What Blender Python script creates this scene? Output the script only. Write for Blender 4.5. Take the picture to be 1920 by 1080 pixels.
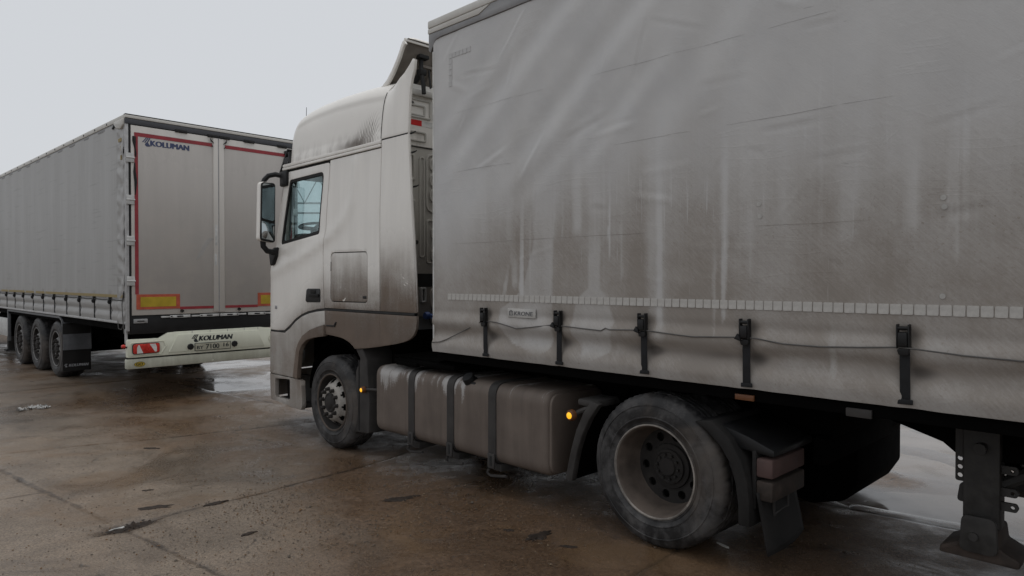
import bpy, bmesh, math, random
import numpy as np
from mathutils import Vector, Matrix, noise as mnoise

random.seed(7)
rng = np.random.default_rng(11)
for o in list(bpy.data.objects):
    bpy.data.objects.remove(o, do_unlink=True)
scene = bpy.context.scene
COL = scene.collection
PI = math.pi

# ---------------------------------------------------------------- camera, sky, sun, exposure
cam_d = bpy.data.cameras.new('camera')
cam = bpy.data.objects.new('camera', cam_d)
COL.objects.link(cam)
cam.location = (0, 0, 1.74)
cam.rotation_euler = (PI / 2 - math.radians(0.716), 0, 0)
cam_d.lens = 24.0
cam_d.sensor_width = 36.0
cam_d.clip_start = 0.05
cam_d.clip_end = 3000
scene.camera = cam

SUN_EL, SUN_AZ = 80.0, 40.0      # degrees; azimuth measured clockwise from +Y (brightest part of the cloud deck, almost overhead)
world = bpy.data.worlds.new('World')
scene.world = world
world.use_nodes = True
wn, wl = world.node_tree.nodes, world.node_tree.links
wn.clear()
w_out = wn.new('ShaderNodeOutputWorld')
w_bg = wn.new('ShaderNodeBackground')
w_sky = wn.new('ShaderNodeTexSky')
w_sky.sky_type = 'NISHITA'
w_sky.sun_disc = False
w_sky.sun_elevation = math.radians(SUN_EL)
w_sky.sun_rotation = math.radians(SUN_AZ)
w_sky.air_density = 1.0
w_sky.dust_density = 3.0
w_sky.ozone_density = 1.0
w_mix = wn.new('ShaderNodeMix'); w_mix.data_type = 'RGBA'
w_mix.inputs[0].default_value = 0.94          # closed cloud deck: mostly even grey, a little of the clear sky's own variation
w_mix.inputs[7].default_value = (6.05, 6.22, 6.46, 1)
wl.new(w_sky.outputs[0], w_mix.inputs[6])
wl.new(w_mix.outputs[2], w_bg.inputs[0])
w_bg.inputs[1].default_value = 0.10
wl.new(w_bg.outputs[0], w_out.inputs[0])

sun_d = bpy.data.lights.new('sun', 'SUN')
sun_d.energy = 1.05
sun_d.angle = math.radians(55)
sun_d.color = (1.0, 0.95, 0.885)
sun = bpy.data.objects.new('sun', sun_d)
COL.objects.link(sun)
_e, _a = math.radians(SUN_EL), math.radians(SUN_AZ)
sun_dir = Vector((math.sin(_a) * math.cos(_e), math.cos(_a) * math.cos(_e), math.sin(_e)))
sun.rotation_euler = sun_dir.to_track_quat('Z', 'Y').to_euler()

vs = scene.view_settings
vs.view_transform = 'Standard'
vs.look = 'None'
vs.gamma = 1.0
vs.exposure = 0.12
vs.use_curve_mapping = False

# ---------------------------------------------------------------- material helpers
class NT:
    def __init__(s, name):
        s.m = bpy.data.materials.new(name); s.m.use_nodes = True
        s.n, s.l = s.m.node_tree.nodes, s.m.node_tree.links
        s.b = s.n['Principled BSDF']
        s.tc = s.n.new('ShaderNodeTexCoord')
    def put(s, sock, val):
        if isinstance(val, bpy.types.NodeSocket): s.l.new(val, sock)
        elif isinstance(val, (tuple, list)):
            sock.default_value = tuple(val) + ((1,) if len(val) == 3 and len(sock.default_value) == 4 else ())
        else: sock.default_value = val
    def mapping(s, vec, scale=(1, 1, 1), rot=(0, 0, 0), loc=(0, 0, 0)):
        k = s.n.new('ShaderNodeMapping'); s.l.new(vec, k.inputs[0])
        k.inputs['Scale'].default_value = scale; k.inputs['Rotation'].default_value = rot; k.inputs['Location'].default_value = loc
        return k.outputs[0]
    def noise(s, scale, detail=4, rough=0.55, vec=None, dist=0.0):
        k = s.n.new('ShaderNodeTexNoise'); s.l.new(vec or s.tc.outputs['Object'], k.inputs['Vector'])
        k.inputs['Scale'].default_value = scale; k.inputs['Detail'].default_value = detail
        k.inputs['Roughness'].default_value = rough; k.inputs['Distortion'].default_value = dist
        return k.outputs[0]
    def voronoi(s, scale, vec=None, feature='F1', rnd=1.0):
        k = s.n.new('ShaderNodeTexVoronoi'); k.feature = feature
        s.l.new(vec or s.tc.outputs['Object'], k.inputs['Vector']); k.inputs['Scale'].default_value = scale
        k.inputs['Randomness'].default_value = rnd
        return k.outputs['Distance']
    def smooth(s, val, a, b, lo=0.0, hi=1.0):
        k = s.n.new('ShaderNodeMapRange'); k.interpolation_type = 'SMOOTHSTEP'
        s.put(k.inputs[0], val)
        k.inputs[1].default_value = a; k.inputs[2].default_value = b; k.inputs[3].default_value = lo; k.inputs[4].default_value = hi
        return k.outputs[0]
    def math(s, op, a, b=0.0, clamp=False):
        k = s.n.new('ShaderNodeMath'); k.operation = op; k.use_clamp = clamp
        s.put(k.inputs[0], a); s.put(k.inputs[1], b)
        return k.outputs[0]
    def mix(s, fac, a, b, blend='MIX'):
        k = s.n.new('ShaderNodeMix'); k.data_type = 'RGBA'; k.blend_type = blend
        s.put(k.inputs[0], fac); s.put(k.inputs[6], a); s.put(k.inputs[7], b)
        return k.outputs[2]
    def xyz(s, vec=None):
        k = s.n.new('ShaderNodeSeparateXYZ'); s.l.new(vec or s.tc.outputs['Object'], k.inputs[0])
        return k.outputs
    def attr(s, name):
        k = s.n.new('ShaderNodeAttribute'); k.attribute_name = name
        return k.outputs['Fac']
    def bump(s, h, strength=0.3, dist=0.01, normal=None):
        k = s.n.new('ShaderNodeBump'); k.inputs['Strength'].default_value = strength; k.inputs['Distance'].default_value = dist
        s.l.new(h, k.inputs['Height'])
        if normal: s.l.new(normal, k.inputs['Normal'])
        return k.outputs[0]
    def done(s, color=None, rough=None, metal=None, normal=None, spec=None):
        if color is not None: s.put(s.b.inputs['Base Color'], color)
        if rough is not None: s.put(s.b.inputs['Roughness'], rough)
        if metal is not None: s.put(s.b.inputs['Metallic'], metal)
        if normal is not None: s.put(s.b.inputs['Normal'], normal)
        if spec is not None: s.put(s.b.inputs['Specular IOR Level'], spec)
        return s.m

MUD = (0.125, 0.105, 0.090)

def plain(name, col, rough=0.6, metal=0.0, var=0.15, scale=9.0, spec=0.4, bump=0.08):
    t = NT(name)
    n = t.noise(scale, 5, 0.6)
    f = t.smooth(n, 0.3, 0.7)
    lo = tuple(c * (1 - var) for c in col); hi = tuple(min(1, c * (1 + var)) for c in col)
    return t.done(t.mix(f, lo, hi), t.smooth(n, 0.25, 0.75, max(0.05, rough - 0.1), min(1, rough + 0.1)), metal,
                  t.bump(t.noise(scale * 6, 4), bump, 0.004), spec)

def grimy(name, col, z0, z1, mud=MUD, rough=0.35, top=0.06, bottom=0.9, streak=1.0, fine=1.0, metal=0.0, spec=0.4, xb=0.0):
    """paint whose road film thickens from height z0 (clean) down to z1 (bottom)"""
    t = NT(name)
    p = t.xyz()
    zz = p[2]
    if xb: zz = t.math('ADD', zz, t.math('MULTIPLY', t.math('MAXIMUM', t.math('SUBTRACT', -1.95, p[0]), 0.0), xb))
    grad = t.smooth(zz, z1, z0, bottom, top)
    st = t.noise(1.0, 6, 0.62, t.mapping(t.tc.outputs['Object'], (7, 7, 0.9)))
    st2 = t.noise(1.0, 3, 0.5, t.mapping(t.tc.outputs['Object'], (22, 22, 1.6), loc=(3, 1, 2)))
    bl = t.noise(2.2, 5, 0.6)
    sp = t.noise(70, 3, 0.7)
    k = t.math('ADD', t.math('MULTIPLY', t.math('SUBTRACT', st, 0.5), 0.6 * streak), t.math('MULTIPLY', t.math('SUBTRACT', bl, 0.5), 1.3))
    k = t.math('ADD', k, t.math('MULTIPLY', t.math('SUBTRACT', st2, 0.52), 0.28 * streak))
    k = t.math('ADD', k, t.math('MULTIPLY', t.math('SUBTRACT', sp, 0.5), 0.5 * fine))
    w = t.math('MULTIPLY', grad, t.math('SUBTRACT', 1.25, t.math('MULTIPLY', grad, 0.75)))
    f = t.math('ADD', grad, t.math('MULTIPLY', k, w), clamp=True)
    f = t.smooth(f, 0.06, 0.94)
    chip = t.math('MULTIPLY', t.smooth(t.noise(5.5, 6, 0.68, dist=0.6), 0.665, 0.70), 0.7 * streak)
    f = t.math('MULTIPLY', f, t.math('SUBTRACT', 1.0, chip))
    mudc = t.mix(t.smooth(bl, 0.35, 0.65), tuple(c * 0.82 for c in mud), tuple(c * 1.15 for c in mud))
    c = t.mix(f, t.mix(t.smooth(st, 0.3, 0.7), tuple(x * 0.93 for x in col), col), mudc)
    r = t.math('ADD', rough - 0.1, t.math('MULTIPLY', f, 0.5), clamp=True)
    return t.done(c, r, metal, t.bump(t.math('MULTIPLY', sp, f), 0.25, 0.003), spec)

M = {}
DUST = (0.135, 0.102, 0.078)
M['cab_paint'] = grimy('cab_paint', (0.82, 0.795, 0.75), 2.10, 1.18, mud=DUST, top=0.05, bottom=0.90, streak=0.8, xb=0.55)
M['fairing_paint'] = grimy('fairing_paint', (0.82, 0.795, 0.75), 2.50, 1.25, mud=DUST, top=0.05, bottom=0.93, streak=1.3)
M['skirt_paint'] = grimy('skirt_paint', (0.62, 0.595, 0.555), 2.2, 0.95, mud=(0.135, 0.103, 0.081), top=0.6, bottom=0.93, streak=0.7)
M['bumper_paint'] = grimy('bumper_paint', (0.62, 0.60, 0.565), 1.9, 0.6, mud=DUST, top=0.25, bottom=0.60, streak=1.0)
M['black'] = plain('black_underbody', (0.0032, 0.003, 0.003), 0.95, spec=0.03)
M['black_trim'] = plain('black_trim', (0.012, 0.012, 0.0125), 0.5, spec=0.3)
M['rubber'] = plain('rubber', (0.018, 0.018, 0.018), 0.7, spec=0.3)
M['mud_plastic'] = plain('muddy_plastic', (0.040, 0.037, 0.035), 0.7, var=0.3, scale=5, spec=0.35)
M['mud_plastic_dark'] = plain('muddy_plastic_dark', (0.015, 0.014, 0.0135), 0.8, var=0.4, scale=6, spec=0.3)
M['guard_grey'] = plain('guard_grey', (0.115, 0.118, 0.125), 0.55, var=0.25, scale=6)
M['seam_low'] = plain('seam_dusty', (0.27, 0.243, 0.217), 0.6, var=0.3, scale=5)
M['seam_high'] = plain('seam_pale', (0.43, 0.425, 0.42), 0.55, var=0.25, scale=5)
M['steel'] = plain('galvanised_steel', (0.33, 0.33, 0.33), 0.5, 0.3, scale=14)
M['light_plate'] = plain('light_plate', (0.50, 0.50, 0.49), 0.5, 0.0, scale=14)
M['glow_amber'] = NT('amber_lamp_lit')
M['glow_amber'].put(M['glow_amber'].b.inputs['Emission Color'], (1.0, 0.50, 0.02))
M['glow_amber'].put(M['glow_amber'].b.inputs['Emission Strength'], 0.9)
M['glow_amber'] = M['glow_amber'].done((0.7, 0.3, 0.02), 0.3)
M['amber'] = plain('amber_lens', (0.14, 0.055, 0.022), 0.45)
M['red_lens'] = plain('red_lens', (0.50, 0.035, 0.025), 0.25, scale=20)
M['red_lens_dirty'] = plain('red_lens_dirty', (0.085, 0.052, 0.047), 0.7, scale=12)
M['red_tape'] = plain('red_tape', (0.27, 0.030, 0.038), 0.55, scale=12)
M['red_bright'] = plain('red_reflector', (0.55, 0.015, 0.015), 0.4)
M['white_reflector'] = plain('white_reflector', (0.62, 0.62, 0.60), 0.4)
M['orange_border'] = plain('orange_border', (0.43, 0.09, 0.05), 0.5)
M['yellow_plate'] = plain('yellow_plate', (0.42, 0.30, 0.025), 0.5, scale=6)
M['navy'] = plain('navy_print', (0.045, 0.06, 0.13), 0.5)
M['print_dark'] = plain('dark_print', (0.02, 0.025, 0.03), 0.5)
M['print_grey'] = plain('grey_print', (0.30, 0.30, 0.31), 0.6)
M['plate_face'] = plain('plate_face', (0.40, 0.39, 0.31), 0.5)
M['krone_plate'] = plain('krone_plate', (0.44, 0.43, 0.41), 0.5)
M['krone_print'] = plain('krone_print', (0.13, 0.13, 0.135), 0.6)
M['blue_cap'] = plain('blue_coupling', (0.05, 0.09, 0.25), 0.45)
M['door_grey'] = grimy('door_grey', (0.46, 0.435, 0.41), 4.2, 1.0, mud=(0.33, 0.30, 0.272), top=0.1, bottom=0.6, streak=0.5)
M['door_frame'] = grimy('door_frame', (0.60, 0.575, 0.54), 4.2, 1.0, mud=(0.36, 0.32, 0.28), top=0.1, bottom=0.45)
M['rear_white'] = grimy('rear_white', (0.80, 0.82, 0.69), 1.4, 0.45, mud=(0.30, 0.29, 0.22), top=0.02, bottom=0.36, streak=0.6)
M['under_bar'] = grimy('under_bar', (0.66, 0.67, 0.57), 1.1, 0.5, mud=(0.25, 0.245, 0.19), top=0.2, bottom=0.55, streak=1.6)
M['cream_rail'] = grimy('cream_rail', (0.66, 0.65, 0.61), 4.4, 3.7, mud=(0.35, 0.33, 0.30), top=0.1, bottom=0.5)
M['flap_grey'] = plain('flap_grey', (0.25, 0.25, 0.253), 0.6, scale=4)
M['header_dark'] = plain('header_dark', (0.055, 0.057, 0.065), 0.5, scale=5)
M['post_grey'] = plain('post_grey', (0.40, 0.40, 0.40), 0.5)
M['tape_block'] = plain('reflective_tape', (0.46, 0.445, 0.42), 0.5, var=0.1, scale=30)
M['tape_grey'] = plain('reflective_tape_grey', (0.47, 0.468, 0.465), 0.5, var=0.06, scale=30)
M['yellow_tape'] = plain('yellow_tape', (0.27, 0.205, 0.085), 0.6, scale=10)
M['cord'] = plain('tilt_cord', (0.10, 0.097, 0.093), 0.7)
M['strap_web'] = plain('strap_webbing', (0.013, 0.0135, 0.015), 0.85, var=0.4, scale=25)
M['interior'] = plain('cab_interior', (0.16, 0.165, 0.17), 0.8)
M['interior_dark'] = plain('cab_interior_dark', (0.03, 0.03, 0.032), 0.7)
M['rear_wall'] = grimy('cab_rear_wall', (0.50, 0.485, 0.45), 2.9, 1.4, mud=(0.20, 0.18, 0.16), top=0.1, bottom=0.7, streak=0.6)
M['defl_in'] = plain('deflector_inside', (0.19, 0.168, 0.145), 0.7, var=0.25, scale=5)
M['rim_light'] = grimy('rim_light', (0.50, 0.475, 0.44), 0.9, -0.2, mud=(0.16, 0.14, 0.12), top=0.15, bottom=0.6, streak=0.6, fine=2.0, rough=0.5)
M['rim_dusty'] = plain('rim_dusty', (0.095, 0.075, 0.062), 0.7, var=0.3, scale=7)
M['rim_inner'] = plain('rim_inner_dark', (0.022, 0.0195, 0.018), 0.8, var=0.35, scale=8)
M['rim_edge'] = plain('rim_edge', (0.21, 0.19, 0.17), 0.6, var=0.5, scale=6)
M['rim_steel'] = plain('rim_trailer', (0.17, 0.165, 0.16), 0.6, var=0.4, scale=9)
M['white_scrap'] = plain('white_plastic', (0.42, 0.42, 0.41), 0.35, scale=20)
M['debris'] = plain('wet_debris', (0.027, 0.0195, 0.0150), 0.7, var=0.5, scale=30, spec=0.25)
M['rust'] = plain('rusty_steel', (0.045, 0.034, 0.028), 0.8, var=0.4, scale=10)
M['leg_dark'] = plain('landing_leg_paint', (0.035, 0.033, 0.031), 0.65, var=0.35, scale=12)
M['gantry'] = plain('gantry_steel', (0.42, 0.43, 0.44), 0.7)

def tyre_mat():
    t = NT('tyre_rubber')
    a = t.noise(3.2, 7, 0.68, dist=1.0)
    b = t.noise(22, 5, 0.7)
    f = t.smooth(t.math('ADD', t.math('MULTIPLY', a, 0.75), t.math('MULTIPLY', b, 0.25)), 0.42, 0.66)
    c = t.mix(f, (0.018, 0.0175, 0.018), (0.095, 0.092, 0.091))
    d = t.smooth(t.noise(1.7, 5, 0.6, t.mapping(t.tc.outputs['Object'], loc=(4, 2, 1)), 0.6), 0.50, 0.72)
    c = t.mix(t.math('MULTIPLY', d, 0.6), c, (0.110, 0.091, 0.076))
    w = t.smooth(t.noise(9, 6, 0.7, dist=0.8), 0.62, 0.72)
    c = t.mix(t.math('MULTIPLY', w, 0.35), c, (0.15, 0.15, 0.15))
    return t.done(c, t.smooth(f, 0, 1, 0.5, 0.85), 0, t.bump(b, 0.3, 0.004), 0.3)
M['tyre'] = tyre_mat()

def tank_mat():
    t = NT('fuel_tank')
    p = t.xyz(); o = t.tc.outputs['Object']
    wash = t.noise(1.0, 5, 0.6, t.mapping(o, (9, 2, 0.8)), 0.5)
    gate = t.noise(1.7, 3, 0.5, t.mapping(o, (1, .3, .3), loc=(1.7, 0, 0)))
    bl = t.noise(3.0, 5)
    sp = t.noise(60, 4, 0.7)
    top = t.smooth(p[2], 0.52, 0.88)
    clean = t.smooth(t.math('ADD', t.math('ADD', t.math('MULTIPLY', wash, .55), t.math('MULTIPLY', gate, .45)), t.math('ADD', t.math('MULTIPLY', top, 0.17), t.math('MULTIPLY', sp, .10))), 0.745, 0.80)
    mud = t.mix(t.smooth(t.math('ADD', t.math('MULTIPLY', bl, .5), t.math('MULTIPLY', wash, .5)), 0.3, 0.7), (0.100, 0.079, 0.066), (0.160, 0.129, 0.108))
    c = t.mix(t.math('MULTIPLY', clean, 0.75), mud, (0.42, 0.41, 0.40))
    return t.done(c, t.math('SUBTRACT', 0.62, t.math('MULTIPLY', clean, 0.3)), 0.0, t.bump(sp, 0.15, 0.003), 0.4)
M['tank'] = tank_mat()

def glass_mat(name, tint, gloss=0.10):
    t = NT(name)
    t.n.remove(t.b)
    out = [k for k in t.n if k.type == 'OUTPUT_MATERIAL'][0]
    tr = t.n.new('ShaderNodeBsdfTransparent'); tr.inputs[0].default_value = (*tint, 1)
    gl = t.n.new('ShaderNodeBsdfGlossy'); gl.inputs['Roughness'].default_value = 0.03
    gl.inputs[0].default_value = (0.9, 1.0, 1.0, 1)
    lw = t.n.new('ShaderNodeLayerWeight'); lw.inputs[0].default_value = 0.5
    k = t.math('ADD', t.math('ADD', 0.05, t.math('MULTIPLY', t.math('POWER', lw.outputs['Facing'], 5.0), 0.9)), t.smooth(t.noise(3.0, 5), 0.35, 0.75, 0, gloss), clamp=True)
    mx = t.n.new('ShaderNodeMixShader')
    t.l.new(k, mx.inputs[0]); t.l.new(tr.outputs[0], mx.inputs[1]); t.l.new(gl.outputs[0], mx.inputs[2])
    t.l.new(mx.outputs[0], out.inputs[0])
    return t.m
M['glass'] = glass_mat('window_glass', (0.74, 0.82, 0.825))
t = NT('mirror_glass'); M['mirror'] = t.done((0.42, 0.46, 0.47), 0.05, 1.0, t.bump(t.noise(6, 2), 0.05, 0.01))

# ---------------------------------------------------------------- mesh helpers
def arc_poly(pts, r, n=5):
    """polygon with rounded corners (r: one radius or one per point)"""
    out = []
    N = len(pts)
    for i, p in enumerate(pts):
        ri = r[i] if isinstance(r, (list, tuple)) else r
        p = Vector(p); a = Vector(pts[i - 1]); b = Vector(pts[(i + 1) % N])
        u, v = (a - p), (b - p)
        lu, lv = u.length, v.length
        if ri <= 0 or lu < 1e-6 or lv < 1e-6: out.append(tuple(p)); continue
        u /= lu; v /= lv
        ang = math.acos(max(-1, min(1, u.dot(v))))
        if ang > PI - 0.05: out.append(tuple(p)); continue
        d = min(ri / math.tan(ang / 2), 0.49 * lu, 0.49 * lv)
        p0, p1 = p + u * d, p + v * d
        for k in range(n + 1):
            s = k / n
            q = p0 * (1 - s) ** 2 + p * 2 * s * (1 - s) + p1 * s * s
            out.append(tuple(q))
    return out

class MB:
    def __init__(s): s.v = []; s.f = []; s.mi = []; s.cur = 0
    def add(s, verts, faces):
        o = len(s.v)
        s.v += [tuple(p) for p in verts]
        for f in faces:
            s.f.append(tuple(i + o for i in f)); s.mi.append(s.cur)
        return s
    def bm(s, bm):
        bm.verts.index_update()
        s.add([v.co[:] for v in bm.verts], [[v.index for v in f.verts] for f in bm.faces])
        bm.free(); return s
    def box(s, x0, x1, y0, y1, z0, z1, r=0.0, seg=2):
        bm = bmesh.new()
        bmesh.ops.create_cube(bm, size=1)
        for v in bm.verts:
            v.co = Vector(((x0 + x1) / 2 + v.co.x * (x1 - x0), (y0 + y1) / 2 + v.co.y * (y1 - y0), (z0 + z1) / 2 + v.co.z * (z1 - z0)))
        if r > 0:
            bmesh.ops.bevel(bm, geom=bm.edges[:], offset=r, segments=seg, affect='EDGES', profile=0.5)
        return s.bm(bm)
    def prism(s, pts, axis, a0, a1, r=0.0, seg=2, holes=()):
        """polygon extruded along an axis. axis y: pts (x,z); x: pts (y,z); z: pts (x,y)"""
        def P(p, a):
            return {'y': (p[0], a, p[1]), 'x': (a, p[0], p[1]), 'z': (p[0], p[1], a)}[axis]
        bm = bmesh.new()
        if holes:
            edges = []
            for loop in [pts] + list(holes):
                vs = [bm.verts.new(P(p, a0)) for p in loop]
                edges += [bm.edges.new((vs[i], vs[(i + 1) % len(vs)])) for i in range(len(vs))]
            bmesh.ops.triangle_fill(bm, use_beauty=True, use_dissolve=False, edges=edges)
        else:
            bm.faces.new([bm.verts.new(P(p, a0)) for p in pts])
        g = bmesh.ops.extrude_face_region(bm, geom=bm.faces[:])
        dv = Vector(P((0, 0), a1)) - Vector(P((0, 0), a0))
        bmesh.ops.translate(bm, vec=dv, verts=[e for e in g['geom'] if isinstance(e, bmesh.types.BMVert)])
        bmesh.ops.recalc_face_normals(bm, faces=bm.faces[:])
        if r > 0:
            es = [e for e in bm.edges if len(e.link_faces) == 2 and e.calc_face_angle(0) > 0.6]
            bmesh.ops.bevel(bm, geom=es, offset=r, segments=seg, affect='EDGES', profile=0.5)
        return s.bm(bm)
    def tube(s, path, r, n=8, closed=False, cap=True):
        P = [Vector(p) for p in path]; N = len(P)
        rs = r if isinstance(r, (list, tuple)) else [r] * N
        rings = []
        up = Vector((0, 0, 1)); prev = None
        for i in range(N):
            if closed: t = (P[(i + 1) % N] - P[i - 1])
            else: t = P[min(i + 1, N - 1)] - P[max(i - 1, 0)]
            t.normalize()
            if prev is None:
                a = up if abs(t.dot(up)) < 0.9 else Vector((1, 0, 0))
                u = (a - t * a.dot(t)).normalized()
            else:
                u = (prev - t * prev.dot(t)).normalized()
            prev = u; w = t.cross(u)
            rings.append([P[i] + (u * math.cos(2 * PI * k / n) + w * math.sin(2 * PI * k / n)) * rs[i] for k in range(n)])
        v = [p for ring in rings for p in ring]; f = []
        for i in range(N if closed else N - 1):
            j = (i + 1) % N
            for k in range(n):
                f.append((i * n + k, i * n + (k + 1) % n, j * n + (k + 1) % n, j * n + k))
        if cap and not closed:
            f.append(tuple(range(n))[::-1]); f.append(tuple((N - 1) * n + k for k in range(n)))
        return s.add(v, f)
    def lathe(s, prof, c, n=48, skip=None, phase=0.0, rfun=None):
        """profile of (radius, y) spun round the y axis through c=(x,y,z)"""
        v = []; f = []; m = len(prof)
        for k in range(n):
            a = 2 * PI * k / n + phase
            for j, (r, y) in enumerate(prof):
                rr = r + (rfun(k, j) if rfun else 0)
                v.append((c[0] + rr * math.cos(a), c[1] + y, c[2] + rr * math.sin(a)))
        for k in range(n):
            k2 = (k + 1) % n
            for j in range(m - 1):
                if skip and skip(k, j): continue
                f.append((k * m + j, k * m + j + 1, k2 * m + j + 1, k2 * m + j))
        return s.add(v, f)
    def disc(s, c, r, y, n=32, axis='y'):
        v = []
        for k in range(n):
            a = 2 * PI * k / n
            v.append({'y': (c[0] + r * math.cos(a), y, c[1] + r * math.sin(a)), 'x': (y, c[0] + r * math.cos(a), c[1] + r * math.sin(a)),
                      'z': (c[0] + r * math.cos(a), c[1] + r * math.sin(a), y)}[axis])
        return s.add(v, [tuple(range(n))])
    def grid(s, fn, nu, nv, flip=False):
        v = [fn(i / nu, j / nv) for i in range(nu + 1) for j in range(nv + 1)]
        f = []
        for i in range(nu):
            for j in range(nv):
                q = (i * (nv + 1) + j, (i + 1) * (nv + 1) + j, (i + 1) * (nv + 1) + j + 1, i * (nv + 1) + j + 1)
                f.append(q[::-1] if flip else q)
        return s.add(v, f)
    def mesh(s, name, mats, smooth=35):
        me = bpy.data.meshes.new(name)
        me.from_pydata(s.v, [], s.f)
        me.validate()
        mats = mats if isinstance(mats, (list, tuple)) else [mats]
        for m in mats: me.materials.append(m)
        if len(mats) > 1: me.polygons.foreach_set('material_index', s.mi[:len(me.polygons)])
        if smooth:
            me.polygons.foreach_set('use_smooth', [True] * len(me.polygons))
            me.set_sharp_from_angle(angle=math.radians(smooth))
        me.update()
        return me
    def build(s, name, mats, parent=None, smooth=35, bevel=0.0, recalc=False, solid=0.0):
        me = s.mesh(name, mats, smooth)
        if recalc:
            bm = bmesh.new(); bm.from_mesh(me)
            bmesh.ops.recalc_face_normals(bm, faces=bm.faces[:]); bm.to_mesh(me); bm.free()
            if smooth: me.set_sharp_from_angle(angle=math.radians(smooth))
        o = link(name, me, parent)
        if solid:
            md = o.modifiers.new('solid', 'SOLIDIFY'); md.thickness = solid; md.offset = -1
        if bevel:
            md = o.modifiers.new('bevel', 'BEVEL'); md.width = bevel; md.segments = 2; md.limit_method = 'ANGLE'; md.angle_limit = math.radians(40)
        return o

def link(name, me, parent=None, loc=None):
    o = bpy.data.objects.new(name, me)
    COL.objects.link(o)
    if parent is not None:
        o.parent = parent
        # every mesh is written in the frame of its thing's line (see frame_off), the thing's Empty stands at its base
        root = parent
        while root.parent: root = root.parent
        if parent is root and 'off' in FR.get(root.name, {}): o.location = -FR[root.name]['off']
    if loc is not None: o.location = loc
    return o

FR = {}
def thing(name, label, cat, C, rot, off=(0, 0, 0), group=None):
    o = bpy.data.objects.new(name, None)
    COL.objects.link(o)
    off = Vector(off)
    R = Matrix.Rotation(rot, 3, 'Z')
    o.location = Vector(C) + R @ off
    o.rotation_euler = (0, 0, rot)
    o.empty_display_size = 0.2
    FR[o.name] = {'off': off}
    o['label'] = label; o['category'] = cat
    if group: o['group'] = group
    return o
def tag(o, label, cat, group=None):
    o['label'] = label; o['category'] = cat
    if group: o['group'] = group
    return o
def struct(o):
    o['kind'] = 'structure'; return o

def text_verts(body, size, shear=0.0, bold=0.0, width=None):
    cu = bpy.data.curves.new('lettering', 'FONT')
    cu.body = body; cu.size = size; cu.shear = shear; cu.offset = bold; cu.extrude = 0.0015; cu.resolution_u = 3
    ob = bpy.data.objects.new('lettering', cu); COL.objects.link(ob)
    dg = bpy.context.evaluated_depsgraph_get()
    me = bpy.data.meshes.new_from_object(ob.evaluated_get(dg))
    v = [p.co.copy() for p in me.vertices]; f = [tuple(p.vertices) for p in me.polygons]
    bpy.data.objects.remove(ob); bpy.data.curves.remove(cu); bpy.data.meshes.remove(me)
    x0 = min(p.x for p in v); x1 = max(p.x for p in v)
    k = (width / (x1 - x0)) if width else 1.0
    return [Vector(((p.x - x0) * k, p.y, p.z)) for p in v], f
def put_text(mb, body, height, org, right, up, shear=0.0, bold=0.0, width=None):
    v, f = text_verts(body, height / 0.70, shear, 0.0, width)
    right, up = Vector(right), Vector(up); nn = right.cross(up); org = Vector(org)
    for q in range(4 if bold else 1):
        dx, dz = bold * (q - 1.5) if bold else 0.0, bold * .5 * (q % 2)
        mb.add([org + right * (p.x + dx) + up * (p.y + dz) + nn * (p.z + .0003 * q) for p in v], f)
    return mb
def put_poly(mb, pts, org, right, up, t=0.0015):
    right, up = Vector(right), Vector(up); nn = right.cross(up); org = Vector(org)
    n = len(pts)
    v = [org + right * p[0] + up * p[1] + nn * t for p in pts] + [org + right * p[0] + up * p[1] for p in pts]
    return mb.add(v, [tuple(range(n))] + [(i, i + n, (i + 1) % n + n, (i + 1) % n) for i in range(n)])
def flame_logo(mb, h, org, right, up):
    """the slanted stripes over a blob beside the name"""
    w = h
    for k in range(3):
        a = 0.05 + 0.24 * k
        put_poly(mb, [(w * (0.0 + 0.26 * k) * 0.9, h * (0.45 - 0.04 * k)), (w * (0.12 + 0.26 * k) * 0.9, h * (0.40 - 0.04 * k)),
                      (w * (0.62 + 0.22 * k) * 0.9, h * (1.0 - 0.0 * k)), (w * (0.46 + 0.22 * k) * 0.9, h * 1.0)], org, right, up)
    put_poly(mb, [(w * 0.30, h * 0.18), (w * 0.45, h * 0.42), (w * 0.62, h * 0.50), (w * 0.74, h * 0.30), (w * 0.95, h * 0.0), (w * 0.55, h * -0.06), (w * 0.38, h * 0.02)], org, right, up)
    return mb

def sstep(x, a, b):
    t = np.clip((np.asarray(x, float) - a) / (b - a), 0, 1)
    return t * t * (3 - 2 * t)

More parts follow.
